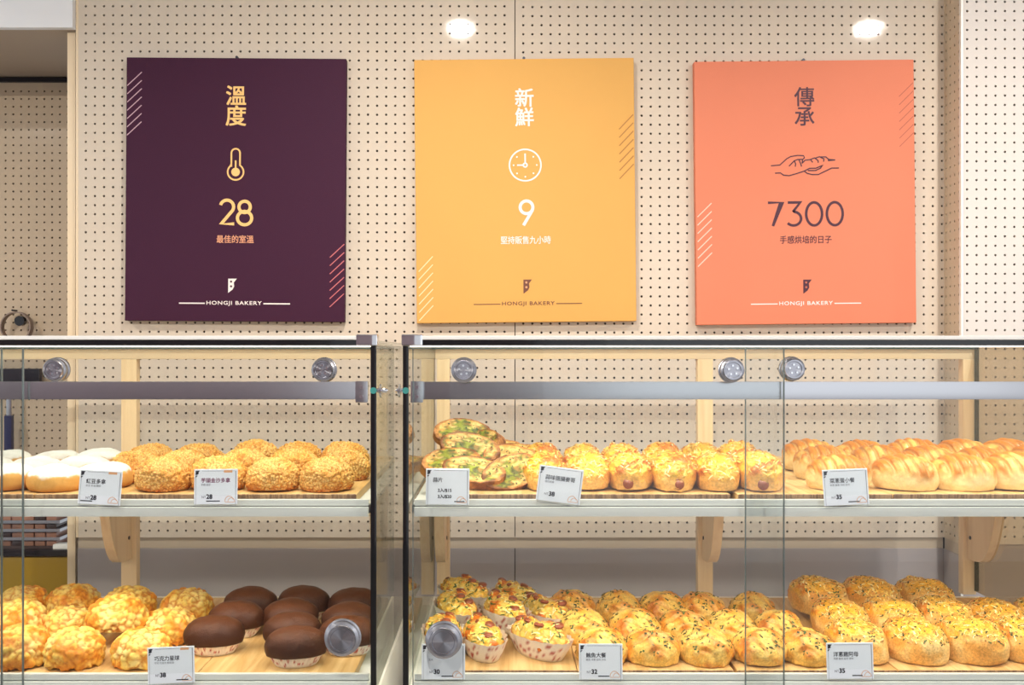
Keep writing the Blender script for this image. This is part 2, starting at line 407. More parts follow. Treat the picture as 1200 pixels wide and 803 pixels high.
# ------------------------------------------------------------------ posters
K = DW / F
def canvas_mat(name, col):
    return simple(name, col, 0.62, spec=0.18, bump=0.35, bscale=900, noise_amt=0.03, nscale=6)
INK = lambda n, c: simple(n, c, 0.55)
PY, PO, PW = INK('print_gold', (0.93, 0.56, 0.20)), INK('print_rose', (0.55, 0.14, 0.16)), INK('print_white', (0.88, 0.80, 0.78))
PD, PB, PR = INK('print_plum', (0.06, 0.010, 0.03)), INK('print_brown', (0.16, 0.05, 0.03)), INK('print_brick', (0.48, 0.12, 0.07))
PK = INK('print_lilac', (0.55, 0.35, 0.42))
def poster(cx, cy, rot, col, label, cmat):
    d0 = DW - .001
    t = empty('wall_poster', at(cx, cy, DW), (0, math.radians(rot), 0))
    tag(t, label, 'poster', 'canvas posters on the pegboard wall')
    bm = bmesh.new(); hw, hh = 127.6 * K, 153 * K
    bm_box(bm, -hw, hw, -.024, -.0015, -hh, hh, .0025, 3)
    bm_obj('canvas', bm, canvas_mat(cmat, col), t, smooth=True)
    bm = bmesh.new(); bm_cyl(bm, (0, -.012, hh + .003), (0, 1, 0), .004, .020, 12)
    bm_obj('nail', bm, M['dark_metal'], t)
    return t
YF = -.0246
def logo(cx, cy, mat, hole, t, ox, oz):
    poly('logo', [[(cx - 4, cy - 8), (cx + 6, cy - 8), (cx + 2.5, cy - 3.5), (cx + 3, cy + 1), (cx + 1.2, cy + 4.5), (cx - 4, cy + 8.5)]], mat, t, YF, ox, oz, K)
    poly('logo_eye', [arc(cx - .6, cy - 4.6, 1.3, 1.3, 0, 330, 11), arc(cx - .6, cy + .9, 1.3, 1.3, 0, 330, 11)], hole, t, YF - .0003, ox, oz, K)
def brandline(t, cx, cy, ox, oz, xa, xb, ta, tb, mat, lw):
    for a_, b_ in ((xa, ta - 2), (tb + 2, xb)): strokes('rule_line', [([(a_, cy), (b_, cy)], False)], lw * K, mat, t, YF, ox, oz, K)
    flat_text('lettering', 'HONGJI BAKERY', t, ((ta + tb) / 2 - ox) * K, -(cy - oz) * K, YF, 5.6 * K, mat, .012, 1.12, width=(tb - ta) * K)
def hatch(t, mat, lines, ox, oz, lw=1.1):
    for l in lines: strokes('hatch_line', [(l, False)], lw * K, mat, t, YF, ox, oz, K)
# plum
ox, oz = 278.7, 224
t = poster(ox, oz, .4, (0.052, 0.012, 0.036), 'dark plum canvas poster with the number 28 and a thermometer', 'canvas_plum')
flat_text('lettering', '溫', t, .0, -(114.5 - oz) * K, YF, 22 * K, PY, .016)
flat_text('lettering', '度', t, .0, -(138 - oz) * K, YF, 23 * K, PY, .016)
th = arc(278.7, 181.5, 5, 5, 0, 180, 12) + [(273.7, 196)] + arc(278.7, 203.5, 9.2, 9.2, 123, 417, 26) + [(283.7, 196)]
strokes('thermometer_symbol', [(th, True), ([(278.7, 190), (278.7, 200)], False)], 1.9 * K, PY, t, YF, ox, oz, K)
poly('thermometer_bulb', [arc(278.7, 203.5, 5, 5, 0, 345, 20)], PY, t, YF, ox, oz, K)
two = arc(269, 244, 7.7, 7.7, 165, -38, 18) + [(262.5, 263.8), (277.5, 263.8)]
strokes('digit', [(two, False)], 3.7 * K, PY, t, YF, ox, oz, K)
strokes('digit', [(arc(289.5, 244, 6.6, 6.6, 0, 345, 23), True), (arc(289.5, 257, 8.3, 7.8, 0, 345, 23), True)], 3.7 * K, PY, t, YF, ox, oz, K)
flat_text('lettering', '最佳的室溫', t, 0, -(281.5 - oz) * K, YF, 9 * K, INK('print_peach', (0.80, 0.36, 0.20)), .012, width=43 * K)
logo(275, 335.5, PW, PD, t, ox, oz); brandline(t, 278.7, 356.3, ox, oz, 214, 343, 246, 310, PW, 1.5)
hatch(t, PK, [[(152.2, 104 + 9.6 * i), (169, 88.2 + 9.6 * i)] for i in range(7)], ox, oz)
hatch(t, PO, [[(389, 302 + 9.6 * i), (405.5, 286.5 + 9.6 * i)] for i in range(7)], ox, oz)
# mustard
ox, oz = 615.3, 225
t = poster(ox, oz, -.6, (0.73, 0.40, 0.115), 'mustard yellow canvas poster with a clock face and the number 9', 'canvas_mustard')
flat_text('lettering', '新', t, .0, -(117 - oz) * K, YF, 21 * K, PW, .016)
flat_text('lettering', '鮮', t, .0, -(139.5 - oz) * K, YF, 21 * K, PW, .016)
cl = [(arc(615.5, 195.5, 18.3, 18.3, 0, 352, 44), True), (arc(615.5, 195.5, 2.2, 2.2, 0, 330, 11), True),
      ([(615.5, 193.3), (615.5, 182)], False), ([(613.3, 195.5), (606, 195.5)], False)]
strokes('clock_symbol', cl, 1.8 * K, PW, t, YF, ox, oz, K)
poly('clock_dots', [arc(615.5 + 13.5 * math.cos(a), 195.5 + 13.5 * math.sin(a), 1.05, 1.05, 0, 315, 7) for a in [PI / 4 * i for i in range(8)] if abs(a - 1.5 * PI) > .1], PW, t, YF, ox, oz, K)
strokes('digit', [(arc(616.5, 244.5, 7.4, 7.4, 0, 345, 23), True), ([(623.6, 247.5), (612.8, 265.5)], False)], 3.6 * K, PW, t, YF, ox, oz, K)
flat_text('lettering', '堅持販售九小時', t, 0, -(282.5 - oz) * K, YF, 9 * K, PW, .012, width=58 * K)
logo(616, 336.5, PB, M['ink_orange'], t, ox, oz); brandline(t, 617, 356.8, ox, oz, 554, 680, 587, 648, PB, 1.0)
hatch(t, INK('print_tan', (0.42, 0.17, 0.04)), [[(725, 155 + 9.6 * i), (741.5, 138 + 9.6 * i)] for i in range(7)], ox, oz)
hatch(t, INK('print_cream', (0.95, 0.72, 0.42)), [[(490.5, 318 + 9.5 * i), (507, 300.5 + 9.5 * i)] for i in range(7)], ox, oz)
# coral
ox, oz = 940.5, 227
t = poster(ox, oz, -.6, (0.74, 0.235, 0.14), 'coral pink canvas poster with clasped hands and the number 7300', 'canvas_coral')
flat_text('lettering', '傳', t, .0, -(116 - oz) * K, YF, 22 * K, PD, .010)
flat_text('lettering', '承', t, .0, -(139 - oz) * K, YF, 21 * K, PD, .010)
def hz(pts): return ([(880 + p[0] / 3.825, 90 + p[1] / 3.825) for p in pts], False)
hands = [hz([(80, 405), (120, 402), (150, 375), (168, 365), (200, 360), (226, 362), (229, 371), (222, 378), (200, 378), (184, 384), (160, 408)]),
         hz([(184, 384), (190, 398), (188, 410)]), hz([(205, 380), (212, 396), (216, 410)]), hz([(222, 378), (218, 396)]),
         hz([(218, 396), (232, 382), (256, 379), (266, 392)]), hz([(256, 379), (274, 372), (290, 384), (290, 394)]),
         hz([(278, 373), (296, 367), (316, 377), (314, 389)]), hz([(300, 368), (324, 368), (336, 378), (334, 382), (366, 382)]),
         hz([(98, 438), (122, 437), (135, 447), (160, 450), (190, 442), (228, 430), (252, 418), (280, 418)]),
         hz([(228, 430), (240, 440), (262, 446), (290, 446), (320, 432), (350, 418), (382, 418)]),
         hz([(280, 418), (298, 410), (308, 404), (300, 418), (278, 428), (244, 428)])]
strokes('hands_symbol', hands, 1.3 * K, PD, t, YF, ox, oz, K)
num = [([(897, 238.8), (912.8, 238.8), (902.5, 266)], False),
       ([(920, 238.8), (934.5, 238.8), (926, 249.5)] + arc(926.5, 257.5, 8.8, 8, 85, -140, 18), False),
       (arc(950.5, 252.3, 9.2, 13.4, 0, 350, 30), True), (arc(974.5, 252.3, 9.2, 13.4, 0, 350, 30), True)]
for q in num: strokes('digit', [q], 3.0 * K, PD, t, YF, ox, oz, K)
flat_text('lettering', '手感烘培的日子', t, 0, -(282 - oz) * K, YF, 9 * K, PD, .008, width=60 * K)
logo(941, 336.5, PD, PR, t, ox, oz); brandline(t, 940.5, 356.5, ox, oz, 876, 1004, 909, 971, PW, 1.2)
hatch(t, PR, [[(1050.5, 117 + 9.7 * i), (1067, 101 + 9.7 * i)] for i in range(7)], ox, oz, .9)
hatch(t, INK('print_blush', (0.95, 0.60, 0.50)), [[(815, 254.5 + 9.6 * i), (831.5, 238.5 + 9.6 * i)] for i in range(7)], ox, oz)

# ------------------------------------------------------------------ display cases
DG, DB = 1.700, 2.405
TOPZ = Z(398.3, DG)
BASEZ = 1.45 - .575
ZU = EYE - .2468            # top of the upper wooden boards
ZL = EYE - .560             # top of the lower wooden boards
BT = .015                   # board thickness

def roller(parent, x, y, z, r, rim):
    t = lathe('roller', [(0, .010), (r * .62, .010), (r * .66, .012), (r * .80, .012), (r * .84, .008), (r, .006), (r, -.004), (r * 1.08, -.005), (r * 1.08, -.009), (0, -.009)],
              M['chrome'], parent, (x, y, z), (PI / 2, 0, 0))
    t.data.materials[0] = M['spun']
    if rim:
        bm = bmesh.new()
        for k in range(5):
            a = 2 * PI * k / 5 + .4
            bm_cyl(bm, (r * .38 * math.cos(a), r * .38 * math.sin(a), .0105), (0, 0, 1), r * .09, .003, 10)
        bm_obj('pins', bm, M['chrome'], t)['kind'] = 'stuff'
    return t
def door_pane(parent, x0, x1, y, z0, z1, edges, th=.005):
    d = box('sliding_door', x0, x1, y - th / 2, y + th / 2, z0, z1, M['glass_door'], parent)
    cx, cz = (x0 + x1) / 2, (z0 + z1) / 2
    for e in edges:
        box('door_edge', e - cx - .0007, e - cx + .0007, -th / 2 - .0002, th / 2 + .0002, z0 - cz, z1 - cz, M['door_edge'], d)
    return d, cx, cz

def case(name, x0, x1, label, stiles, left):
    """x0/x1 outer faces; local origin = centre of the footprint on the floor"""
    ox_, oy_ = (x0 + x1) / 2, (DG + DB) / 2
    t = empty(name, (ox_, oy_, 0)); tag(t, label, 'display case', 'glass bakery display cases')
    def B(n, a, b, c, d, e, f, m, bevel=0, seg=2):
        return box(n, a - ox_, b - ox_, c - oy_, d - oy_, e, f, m, t, bevel, seg)
    th = .0100
    B('base_cabinet', x0, x1, DG + .012, DB, .002, BASEZ - .012, M['white_alu'], .002)
    # top pane with its black front edge and an added white strip for ceiling light on the glass
    B('top_glass', x0 + .001, x1 - .001, DG + .004, DB, TOPZ - .009, TOPZ - .001, M['glass_side'])
    B('black_trim', x0 + .0005, x1 - .0005, DG - .004, DG + .0035, TOPZ - .0100, TOPZ, M['black'], .0008)
    B('top_glint_strip', x0, x1, DG - .004, DG + .006, TOPZ + .0003, TOPZ + .0068, M['white_alu'], .001)
    B('glass_edge', x0, x1, DB + .0003, DB + .004, TOPZ - .0130, TOPZ - .0092, M['glass_edge'])
    B('led_strip', x0 + .012, x1 - .012, DG + .004, DG + .012, TOPZ - .0122, TOPZ - .0103, M['led'])
    for s, xx in ((0, x0), (1, x1 - th)):
        B('side_glass', xx, xx + th, DG + .002, DB, BASEZ, TOPZ - .0095, M['glass_reflect_tint'] if (s == 1 and not left) else M['glass_side'])
        B('black_trim', xx, xx + th, DG - .003, DG + .0015, BASEZ, TOPZ - .0105, M['black'], .0008)
        B('glass_edge', xx, xx + th, DB + .0003, DB + .003, BASEZ, TOPZ - .0095, M['glass_edge'])
        a, b = (xx - .002, xx + .034) if s == 0 else (xx + th - .034, xx + th + .002)
        B('corner_clip', a, b, DG - .007, DG + .020, TOPZ - .010, TOPZ + .009, M['chrome'], .002)
    # pine frame at the back
    yb0, yb1 = DB + .006, DB + .030
    zt0 = Z(421, yb0); zt1 = Z(408.5, yb0)
    B('frame_rail', x0 + .004, x1 - .004, yb0, yb1, zt0, zt1, M['cream'], .0015)
    for sx in stiles:
        a = X(sx[0], yb0); b = X(sx[1], yb0)
        B('frame_stile', a, b, yb0 - .0006, yb1, ZL - BT - .010, zt0 - .0004, M['pine'], .0015)
        c = (a + b) / 2
        # curved pine bracket under the upper shelf
        bm = bmesh.new(); zt_, H, D = ZU - BT - .0100, .225, sx[2]
        pts = [(0, 0), (-D, 0)]
        for k in range(1, 11):
            q = PI / 2 * k / 10; pts.append((-D * (.22 + .78 * math.cos(q) ** .75), -H * math.sin(q) ** 1.25))
        pts.append((0, -H))
        w2 = .011
        va = [bm.verts.new((-w2, p[0], p[1])) for p in pts]; vb = [bm.verts.new((w2, p[0], p[1])) for p in pts]
        bm.faces.new(va); bm.faces.new(vb[::-1])
        for k in range(len(pts)):
            k2 = (k + 1) % len(pts); bm.faces.new((va[k], vb[k], vb[k2], va[k2]))
        br = bm_obj('shelf_bracket', bm, M['pine'], t, (c - ox_ + sx[3], yb0 - .001 - oy_, zt_), smooth=True)
        for q in (-1, 1):
            bm = bmesh.new(); bm_cyl(bm, (q * (w2 + .0008), -.018, -.172), (1, 0, 0), .0045, .002, 12)
            bm_obj('screw', bm, M['dark_metal'], br)
    # shelves
    xa, xb = x0 + .014, x1 - .014
    for zz, dn in ((ZU, 'upper'), (ZL, 'lower')):
        zs_ = zz - BT - .0005
        B('shelf', xa, xb, DG + .040, DB - .002 if dn == 'upper' else 2.275, zs_ - .008, zs_, M['lip'], .001)
        lip_top = Z(587, 1.712) if dn == 'upper' else Z(793.2, 1.712)
        B('shelf_lip', xa + .003, xb - .003, 1.726, 1.7362, lip_top - .011, lip_top, M['lip'], .002)
        B('shelf_front', xa + .003, xb - .003, 1.722, 1.7362, lip_top - .029, lip_top - .0125, M['lip'], .001)
        B('lip_gap_shade', xa + .003, xb - .003, 1.730, 1.7362, lip_top - .0126, lip_top - .0109, M['dark_metal'])  # dark strip added between lip and front, the gap's shade as colour
        if dn == 'upper':
            B('led_strip', xa + .01, xb - .01, 1.7385, 1.746, lip_top - .027, lip_top - .022, M['led'])
            for xx in (xa, xb - .012):
                B('shelf_clip', xx - .001, xx + .013, 1.728, 1.752, lip_top - .024, lip_top - .010, M['dark_metal'], .001)
    # rail with end brackets and standoffs
    zr1, zr0 = Z(447.3, 1.700), Z(468.2, 1.700)
    B('door_rail', x0 + .014, x1 - .014, 1.6975, 1.7025, zr0, zr1, M['steel'], .0006)
    for s, xx in ((-1, x0 + .014), (1, x1 - .014)):
        a, b = (xx, xx + .021) if s < 0 else (xx - .021, xx)
        br = B('rail_bracket', a, b, 1.6905, 1.6970, zr0 - .005, zr1 + .001, M['steel'], .001)
        for q in (-.008, .008):
            bm = bmesh.new(); bm_cyl(bm, (0, -.0042, q), (0, 1, 0), .0033, .002, 16); bm_obj('screw', bm, M['chrome'], br)
        e = x0 if s < 0 else x1
        zc = (zr0 + zr1) / 2
        st = lathe('standoff', [(0, .0), (.0045, .0), (.0045, .004), (.012, .005), (.012, .008), (.0045, .009), (.0045, .016 if s > 0 else .011), (.003, .019 if s > 0 else .013), (0, .019 if s > 0 else .013)],
                   M['chrome'], t, (e - ox_, 1.706 - oy_, zc), (0, s * PI / 2, 0), n=24)
        lathe('rubber_washer', [(0, -.003), (.0055, -.003), (.0055, .001), (0, .001)], M['teal'], t, (e - s * th / 2 - ox_, DG - .0045 - oy_, zc), (PI / 2, 0, 0), n=24)
    zt2 = TOPZ - .0145
    rr = .0200
    if left:
        d, cx, cz = door_pane(t, X(2, 1.712) - ox_, X(433.5, 1.712) - ox_, 1.712 - oy_, BASEZ + .002, zt2, [X(2, 1.712) - ox_])
        for px in (65.5, 379.5): roller(d, X(px, 1.704) - ox_ - cx, -.0080, Z(433.5, 1.704) - cz, rr, True)
        kn = roller(d, X(402, 1.69) - ox_ - cx, -.030, Z(746.5, 1.69) - cz, .0290, False); kn.name = 'pull_knob'
        d, cx, cz = door_pane(t, x0 + .012 - ox_, X(27, 1.687) - ox_, 1.687 - oy_, BASEZ + .002, zt2, [X(27, 1.687) - ox_])
        for px in (-250,): roller(d, X(px, 1.68) - ox_ - cx, -.0120, Z(433.5, 1.68) - cz, rr, True)
    else:
        d, cx, cz = door_pane(t, X(484, 1.687) - ox_, X(918.5, 1.687) - ox_, 1.687 - oy_, BASEZ + .002, zt2, [X(484, 1.687) - ox_, X(918.5, 1.687) - ox_])
        for px in (543.5, 857.5): roller(d, X(px, 1.675) - ox_ - cx, -.0120, Z(433.8, 1.675) - cz, rr, True)
        kn = roller(d, X(519.5, 1.665) - ox_ - cx, -.0120, Z(753, 1.665) - cz, .0290, False); kn.name = 'pull_knob'
        d, cx, cz = door_pane(t, X(873.5, 1.712) - ox_, x1 - .012 - ox_, 1.712 - oy_, BASEZ + .002, zt2, [X(873.5, 1.712) - ox_])
        for px in (928.5, 1242): roller(d, X(px, 1.704) - ox_ - cx, -.0080, Z(432.5, 1.704) - cz, rr, True)
    # LED light of the case (top front and under the upper shelf)
    W_ = x1 - x0 - .05
    for zz, yy, e in ((TOPZ - .016, DG + .014, LEDU), (ZU - BT - .046, 1.752, LEDL)):
        l = area_light('led_light', ((x0 + x1) / 2, yy + .006, zz), (math.radians(22), 0, 0), W_, .012, e * W_, (1.0, 0.91, 0.76), spread=150)
    return t
LEDU, LEDL = 1.3, 1.95
xLR = X(441.3, DG); xRL = X(472.2, DG)
xRR = (1145 - CX) * DB / F + .005
xLL = xLR - 1.31
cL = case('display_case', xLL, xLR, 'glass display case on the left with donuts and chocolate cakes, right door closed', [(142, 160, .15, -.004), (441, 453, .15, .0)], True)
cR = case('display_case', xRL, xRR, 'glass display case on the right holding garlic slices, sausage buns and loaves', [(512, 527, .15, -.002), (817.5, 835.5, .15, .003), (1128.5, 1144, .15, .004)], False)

# ------------------------------------------------------------------ wooden boards
def board(px0, px1, d0, d1, zt, label, group, rot=0.0):
    a, b = X(px0, d0), X(px1, d0)
    c = Vector(((a + b) / 2, (d0 + d1) / 2, zt - BT / 2))
    bm = bmesh.new(); bm_box(bm, -(b - a) / 2, (b - a) / 2, -(d1 - d0) / 2, (d1 - d0) / 2, -BT / 2, BT / 2, .001, 1)
    o = bm_obj('serving_board', bm, M['board'], None, c, (0, 0, rot))
    o.data.materials.append(M['board_edge'])
    for p in o.data.polygons:
        if abs(p.normal.y) > .7: p.material_index = 1
    return tag(o, label, 'wooden board', group)
gU, gL = 'pine boards on the upper shelves', 'pine boards on the lower shelves'
board(-330, 39.5, 1.742, 2.39, ZU, 'pine board under the leftmost sugar donuts, cut off by the frame', gU)
board(40.5, 417.5, 1.742, 2.39, ZU, 'long pine board under the sugar donuts and crumb-coated buns', gU)
board(499, 856, 1.742, 2.39, ZU, 'pine board carrying the garlic slices and sausage buns', gU)
board(865, 1046, 1.742, 2.39, ZU, 'pine board under the first slashed loaves, slightly proud at the front', gU)
board(1047, 1340, 1.744, 2.39, ZU, 'pine board under the right-hand slashed loaves, running out of frame', gU)
board(-330, 22, 1.737, 2.28, ZL, 'pine board under the leftmost cracked buns on the lower shelf', gL)
board(24, 229.5, 1.737, 2.28, ZL, 'pine board under the cracked yellow buns beside the chocolate cakes', gL)
board(230.5, 415, 1.737, 2.28, ZL, 'pine board under the chocolate cakes', gL)
board(497, 676, 1.757, 2.28, ZL, 'pine board under the sausage breads in paper boats', gL)
board(677, 860, 1.757, 2.28, ZL, 'pine board under the herb-flecked rolls right of their price card', gL)
board(864, 1052, 1.757, 2.28, ZL, 'pine board between the herb rolls and the big herb loaves', gL)
board(1053, 1338, 1.757, 2.28, ZL, 'pine board under the big herb loaves at the right', gL)

# ------------------------------------------------------------------ baked goods
def lerp(a, b, t): return tuple(a[i] + (b[i] - a[i]) * t for i in range(3))
def sm(x, a, b):
    t = max(0.0, min(1.0, (x - a) / (b - a))); return t * t * (3 - 2 * t)
def fbm(p, s, o=3): return noise.fractal(Vector(p) * s, 0.8, 2.0, o)
_ico = {}
def ico(sub):
    if sub not in _ico:
        bm = bmesh.new(); bmesh.ops.create_icosphere(bm, subdivisions=sub, radius=1)
        _ico[sub] = ([v.co.copy() for v in bm.verts], [tuple(v.index for v in f.verts) for f in bm.faces]); bm.free()
    return _ico[sub]
def dough(name, size, fn, mat, seed, sub=5, pxy=1.0, pz=1.0, flat=.42, tone=True):
    """size (sx, sy, sz) full extents; fn(u, P, off) -> (displacement, rgb); base on z=0"""
    V, Fc = ico(sub); off = Vector((seed * 3.7, seed * 1.3, seed * 5.1)); out, cols = [], []
    sx, sy, sz = size
    for u in V:
        q = Vector(u)
        q = Vector((math.copysign(abs(q.x) ** pxy, q.x), math.copysign(abs(q.y) ** pxy, q.y), math.copysign(abs(q.z) ** pz, q.z)))
        zc = q.z if q.z > -flat else -flat + (q.z + flat) * .04
        P = Vector((q.x * sx / 2, q.y * sy / 2, zc * sz / (1 + flat)))
        n = Vector((u.x / sx, u.y / sy, u.z / sz)).normalized()
        dsp, c = fn(u, P, off)
        if q.z < -flat: dsp *= .15; 
        P = P + n * dsp; out.append(P); cols.append((max(0, c[0]) ** 1.15 * .90, max(0, c[1]) ** 1.35 * .80, max(0, c[2]) ** 1.3 * .66, 1) if tone else (*[max(0, x) for x in c], 1))
    zmin = min(p.z for p in out)
    out = [(p.x, p.y, p.z - zmin) for p in out]
    me = new_mesh(name, out, Fc, mat, True)
    a = me.color_attributes.new('col', 'FLOAT_COLOR', 'POINT')
    a.data.foreach_set('color', np.array(cols, dtype=np.float32).ravel())
    return me
def vor(P, s, off):
    d = noise.voronoi(P * s + off)[0]; return d[0], d[1]

MB = {'sugar': crumb('sugar_donut', .75, .08, 300, .25, 500, vary=.03),
      'crumbs': crumb('crumb_coating', .5, .35, 420, .9, 500),
      'cheese': crumb('cheese_crust', .38, .28, 260, .7, 300, coat=.15),
      'loaf': crumb('loaf_crust', .36, .12, 220, .3, 260, coat=.12),
      'cracked': crumb('cracked_crust', .5, .12, 260, .35, 300, coat=.05),
      'choc': crumb('chocolate_cake', .5, .25, 320, .6, 420, vary=.12, spec=.3),
      'slice': crumb('garlic_slice', .5, .3, 300, .6, 350),
      'flat': crumb('topping', .5, .2, 300, .2, 300, vary=.05),
      'paper': crumb('paper_cup', .6, .04, 200, .1, 200, vary=.02)}
def f_sugar(u, P, off):
    n = fbm(P + off * .01, 60); m = sm(u.z + n * .16 + .10 * noise.noise(P * 30 + off), .20, .36)
    rr = math.hypot(P.x, P.y); dent = math.exp(-(rr / .016) ** 2) * -.006
    hole = math.exp(-((P.x - .008) ** 2 + (P.y + .012) ** 2) / .00006) if off.x % 2 < 1 else 0
    tan = lerp((.50, .22, .04), (.68, .36, .09), sm(u.z, -.5, .1))
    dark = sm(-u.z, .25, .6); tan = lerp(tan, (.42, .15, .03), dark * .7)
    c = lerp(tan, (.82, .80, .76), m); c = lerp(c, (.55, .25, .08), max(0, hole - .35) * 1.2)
    return dent * max(0, u.z) + fbm(P + off * .01, 25) * .0025, c
def f_crumbs(u, P, off):
    d1, d2 = vor(P, 200, off); e = d2 - d1; hue = noise.noise(P * 160 + off * 2)
    n = fbm(P + off * .01, 35); low = sm(-u.z + n * .25, .1, .55)
    c = lerp((1.0, .78, .36), (.98, .66, .22), sm(n, -.2, .35)); c = lerp(c, (1.0, .88, .55), sm(e, .3, .8) * .5)
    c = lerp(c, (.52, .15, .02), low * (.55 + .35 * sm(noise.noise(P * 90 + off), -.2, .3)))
    c = lerp(c, (.84, .45, .10), sm(hue, .15, .5) * .5); c = lerp((.58, .26, .05), c, .3 + .7 * sm(e, .0, .22))
    return (.45 - d1) * .0062 + n * .004, c
def f_cheese(u, P, off):
    Q = Vector((P.x, P.y * .55, P.z)); n = fbm(Q + off * .01, 60); n2 = fbm(P + off * .02, 22)
    r = 1 - abs(noise.noise(Q * 120 + off)) * 2
    top = sm(u.z + n * .15, .0, .35)
    c = lerp((.93, .62, .20), (.97, .78, .40), sm(-u.z, -.2, .5))
    ch = lerp((1.0, .74, .13), (.74, .30, .04), sm(n2 + n * .6, .0, .34)); ch = lerp(ch, (1., .85, .35), sm(r, .6, 1) * .5)
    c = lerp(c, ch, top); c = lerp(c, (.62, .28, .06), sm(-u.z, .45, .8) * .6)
    return top * (r * .0022 + n * .0045) + n2 * .006, c
def f_slash(u, P, off):
    s = (P.x + P.y * .75) * 1.0 / .021 + noise.noise(P * 12 + off) * .35
    g = abs((s % 1.0) - .5) * 2      # 1 at grooves
    top = sm(u.z, .05, .45); gr = sm(g, .72, .98) * top
    n2 = fbm(P + off * .02, 26)
    crust = lerp((.97, .74, .30), (.74, .39, .08), sm(n2 * .8 + .32 * (1 - g), .0, .45))
    c = lerp((1.0, .88, .56), crust, sm(u.z + n2 * .25, -.05, .4)); c = lerp(c, (.56, .26, .04), sm(g, .45, .70) * top * .6)
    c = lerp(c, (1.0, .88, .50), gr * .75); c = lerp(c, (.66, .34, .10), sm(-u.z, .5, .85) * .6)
    return -gr * .0050 + (1 - g) * top * .0036 + n2 * .003, c
def f_cracked(u, P, off):
    W = P + Vector((fbm(P, 40), fbm(P + off * .1, 40), 0)) * .0035
    d1, d2 = vor(W, 66, off); e = d2 - d1
    n2 = fbm(P + off * .02, 22)
    c = lerp((1.0, .84, .32), (.98, .66, .13), sm(n2, -.02, .38)); c = lerp(c, (1.0, .92, .52), sm(-n2, .0, .4) * .7)
    c = lerp(c, (.84, .40, .07), sm(n2 + .15 * u.z, .22, .5) * .7)
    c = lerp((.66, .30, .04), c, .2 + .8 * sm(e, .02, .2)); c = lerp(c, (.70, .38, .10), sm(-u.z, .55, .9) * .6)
    skirt = sm(-u.z, .1, .4) * sm(noise.noise(Vector((math.atan2(P.y, P.x) * 2.2, 0, off.x))), -.2, .4) * .006
    return sm(e, 0, .35) * .0048 - .002 + n2 * .0045 + skirt, c
def f_choc(u, P, off):
    n = fbm(P + off * .01, 45); n2 = fbm(P + off * .02, 12)
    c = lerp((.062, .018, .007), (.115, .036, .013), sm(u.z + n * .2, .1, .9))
    return n * .0012 + n2 * .0035, c
def f_corn(u, P, off):
    d1, d2 = vor(P, 75, off); n = fbm(P + off * .01, 50); n2 = fbm(P + off * .02, 24)
    c = lerp((1.0, .70, .10), (1.0, .82, .30), sm(d1, .1, .6)); c = lerp(c, (.80, .33, .05), sm(n2 + n * .5, .04, .38))
    return (.5 - d1) * .008 + n2 * .006 + n * .002, c
def f_twist(u, P, off):
    s = (P.y + P.x * .8) / .030 + noise.noise(P * 16 + off) * .6
    g = abs((s % 1.0) - .5) * 2; top = sm(u.z, -.1, .4); gr = sm(g, .7, 1.) * top
    n = fbm(P + off * .01, 60); n2 = fbm(P + off * .02, 26)
    c = lerp((1.0, .78, .28), (.96, .60, .14), sm(n2, -.15, .3)); c = lerp(c, (.70, .30, .06), sm(n2 + .3 * n, .2, .5) * .8)
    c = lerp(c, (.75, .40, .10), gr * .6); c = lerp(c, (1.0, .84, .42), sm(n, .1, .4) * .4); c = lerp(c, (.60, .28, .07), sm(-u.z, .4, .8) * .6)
    return -gr * .0055 + n * .0028 + n2 * .005, c
def f_herb(u, P, off):
    n = fbm(P + off * .01, 70); n2 = fbm(P + off * .02, 18); top = sm(u.z + n2 * .35 + .35 * P.y / .07, .15, .5)
    c = lerp((.95, .66, .26), (.97, .78, .42), sm(n2, -.2, .3)); c = lerp(c, (.93, .52, .12), sm(u.z - n2, .2, .6) * .5)
    t = lerp((1.0, .66, .12), (.82, .38, .06), sm(n2 + n * .6, .05, .5)); t = lerp(t, (1.0, .84, .38), sm(n, .12, .4) * .7)
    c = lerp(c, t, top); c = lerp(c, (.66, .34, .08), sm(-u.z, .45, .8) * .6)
    return top * n * .0035 + n2 * .006, c

def surf_pts(me, n, r, zmin):
    """random points on the upper surface of a baked mesh"""
    nv = len(me.vertices); out = []
    while len(out) < n:
        v = me.vertices[r.randrange(nv)]
        if v.normal.z > zmin: out.append((v.co.copy(), v.normal.copy()))
    return out
def col_mesh(name, verts, faces, cols, mat, smooth=False):
    me = new_mesh(name, verts, faces, mat, smooth)
    a = me.color_attributes.new('col', 'FLOAT_COLOR', 'POINT')
    a.data.foreach_set('color', np.array([(*c, 1) for c in cols], dtype=np.float32).ravel())
    return me
def flakes(name, me, n, seed, palette, size=.0035, zmin=.35, asp=1.6, lift=.0006, cond=None):
    r = random.Random(seed); v, f, c = [], [], []
    for p, nn in surf_pts(me, n, r, zmin):
        if cond and not cond(p): continue
        t = Vector((r.uniform(-1, 1), r.uniform(-1, 1), r.uniform(-.3, .3))); t = (t - nn * t.dot(nn)).normalized(); b = nn.cross(t)
        L, W_ = size * r.uniform(.6, 1.3), size * r.uniform(.5, 1) / asp; q = p + nn * lift; bi = len(v); cc = r.choice(palette)
        up = nn * size * .22
        for s in (-L, 0, L):
            for w_ in (-W_, W_):
                v.append(q + t * s + b * w_ + (up if s == 0 else Vector()))
                c.append(cc)
        v += [q + t * s + b * w_ - nn * .0012 for s in (-L, L) for w_ in (-W_, W_)]; c += [cc] * 4
        f += [(bi, bi + 2, bi + 3, bi + 1), (bi + 2, bi + 4, bi + 5, bi + 3), (bi, bi + 1, bi + 7, bi + 6), (bi + 4, bi + 8, bi + 9, bi + 5)]
    return col_mesh(name, v, f, c, MB['flat'])
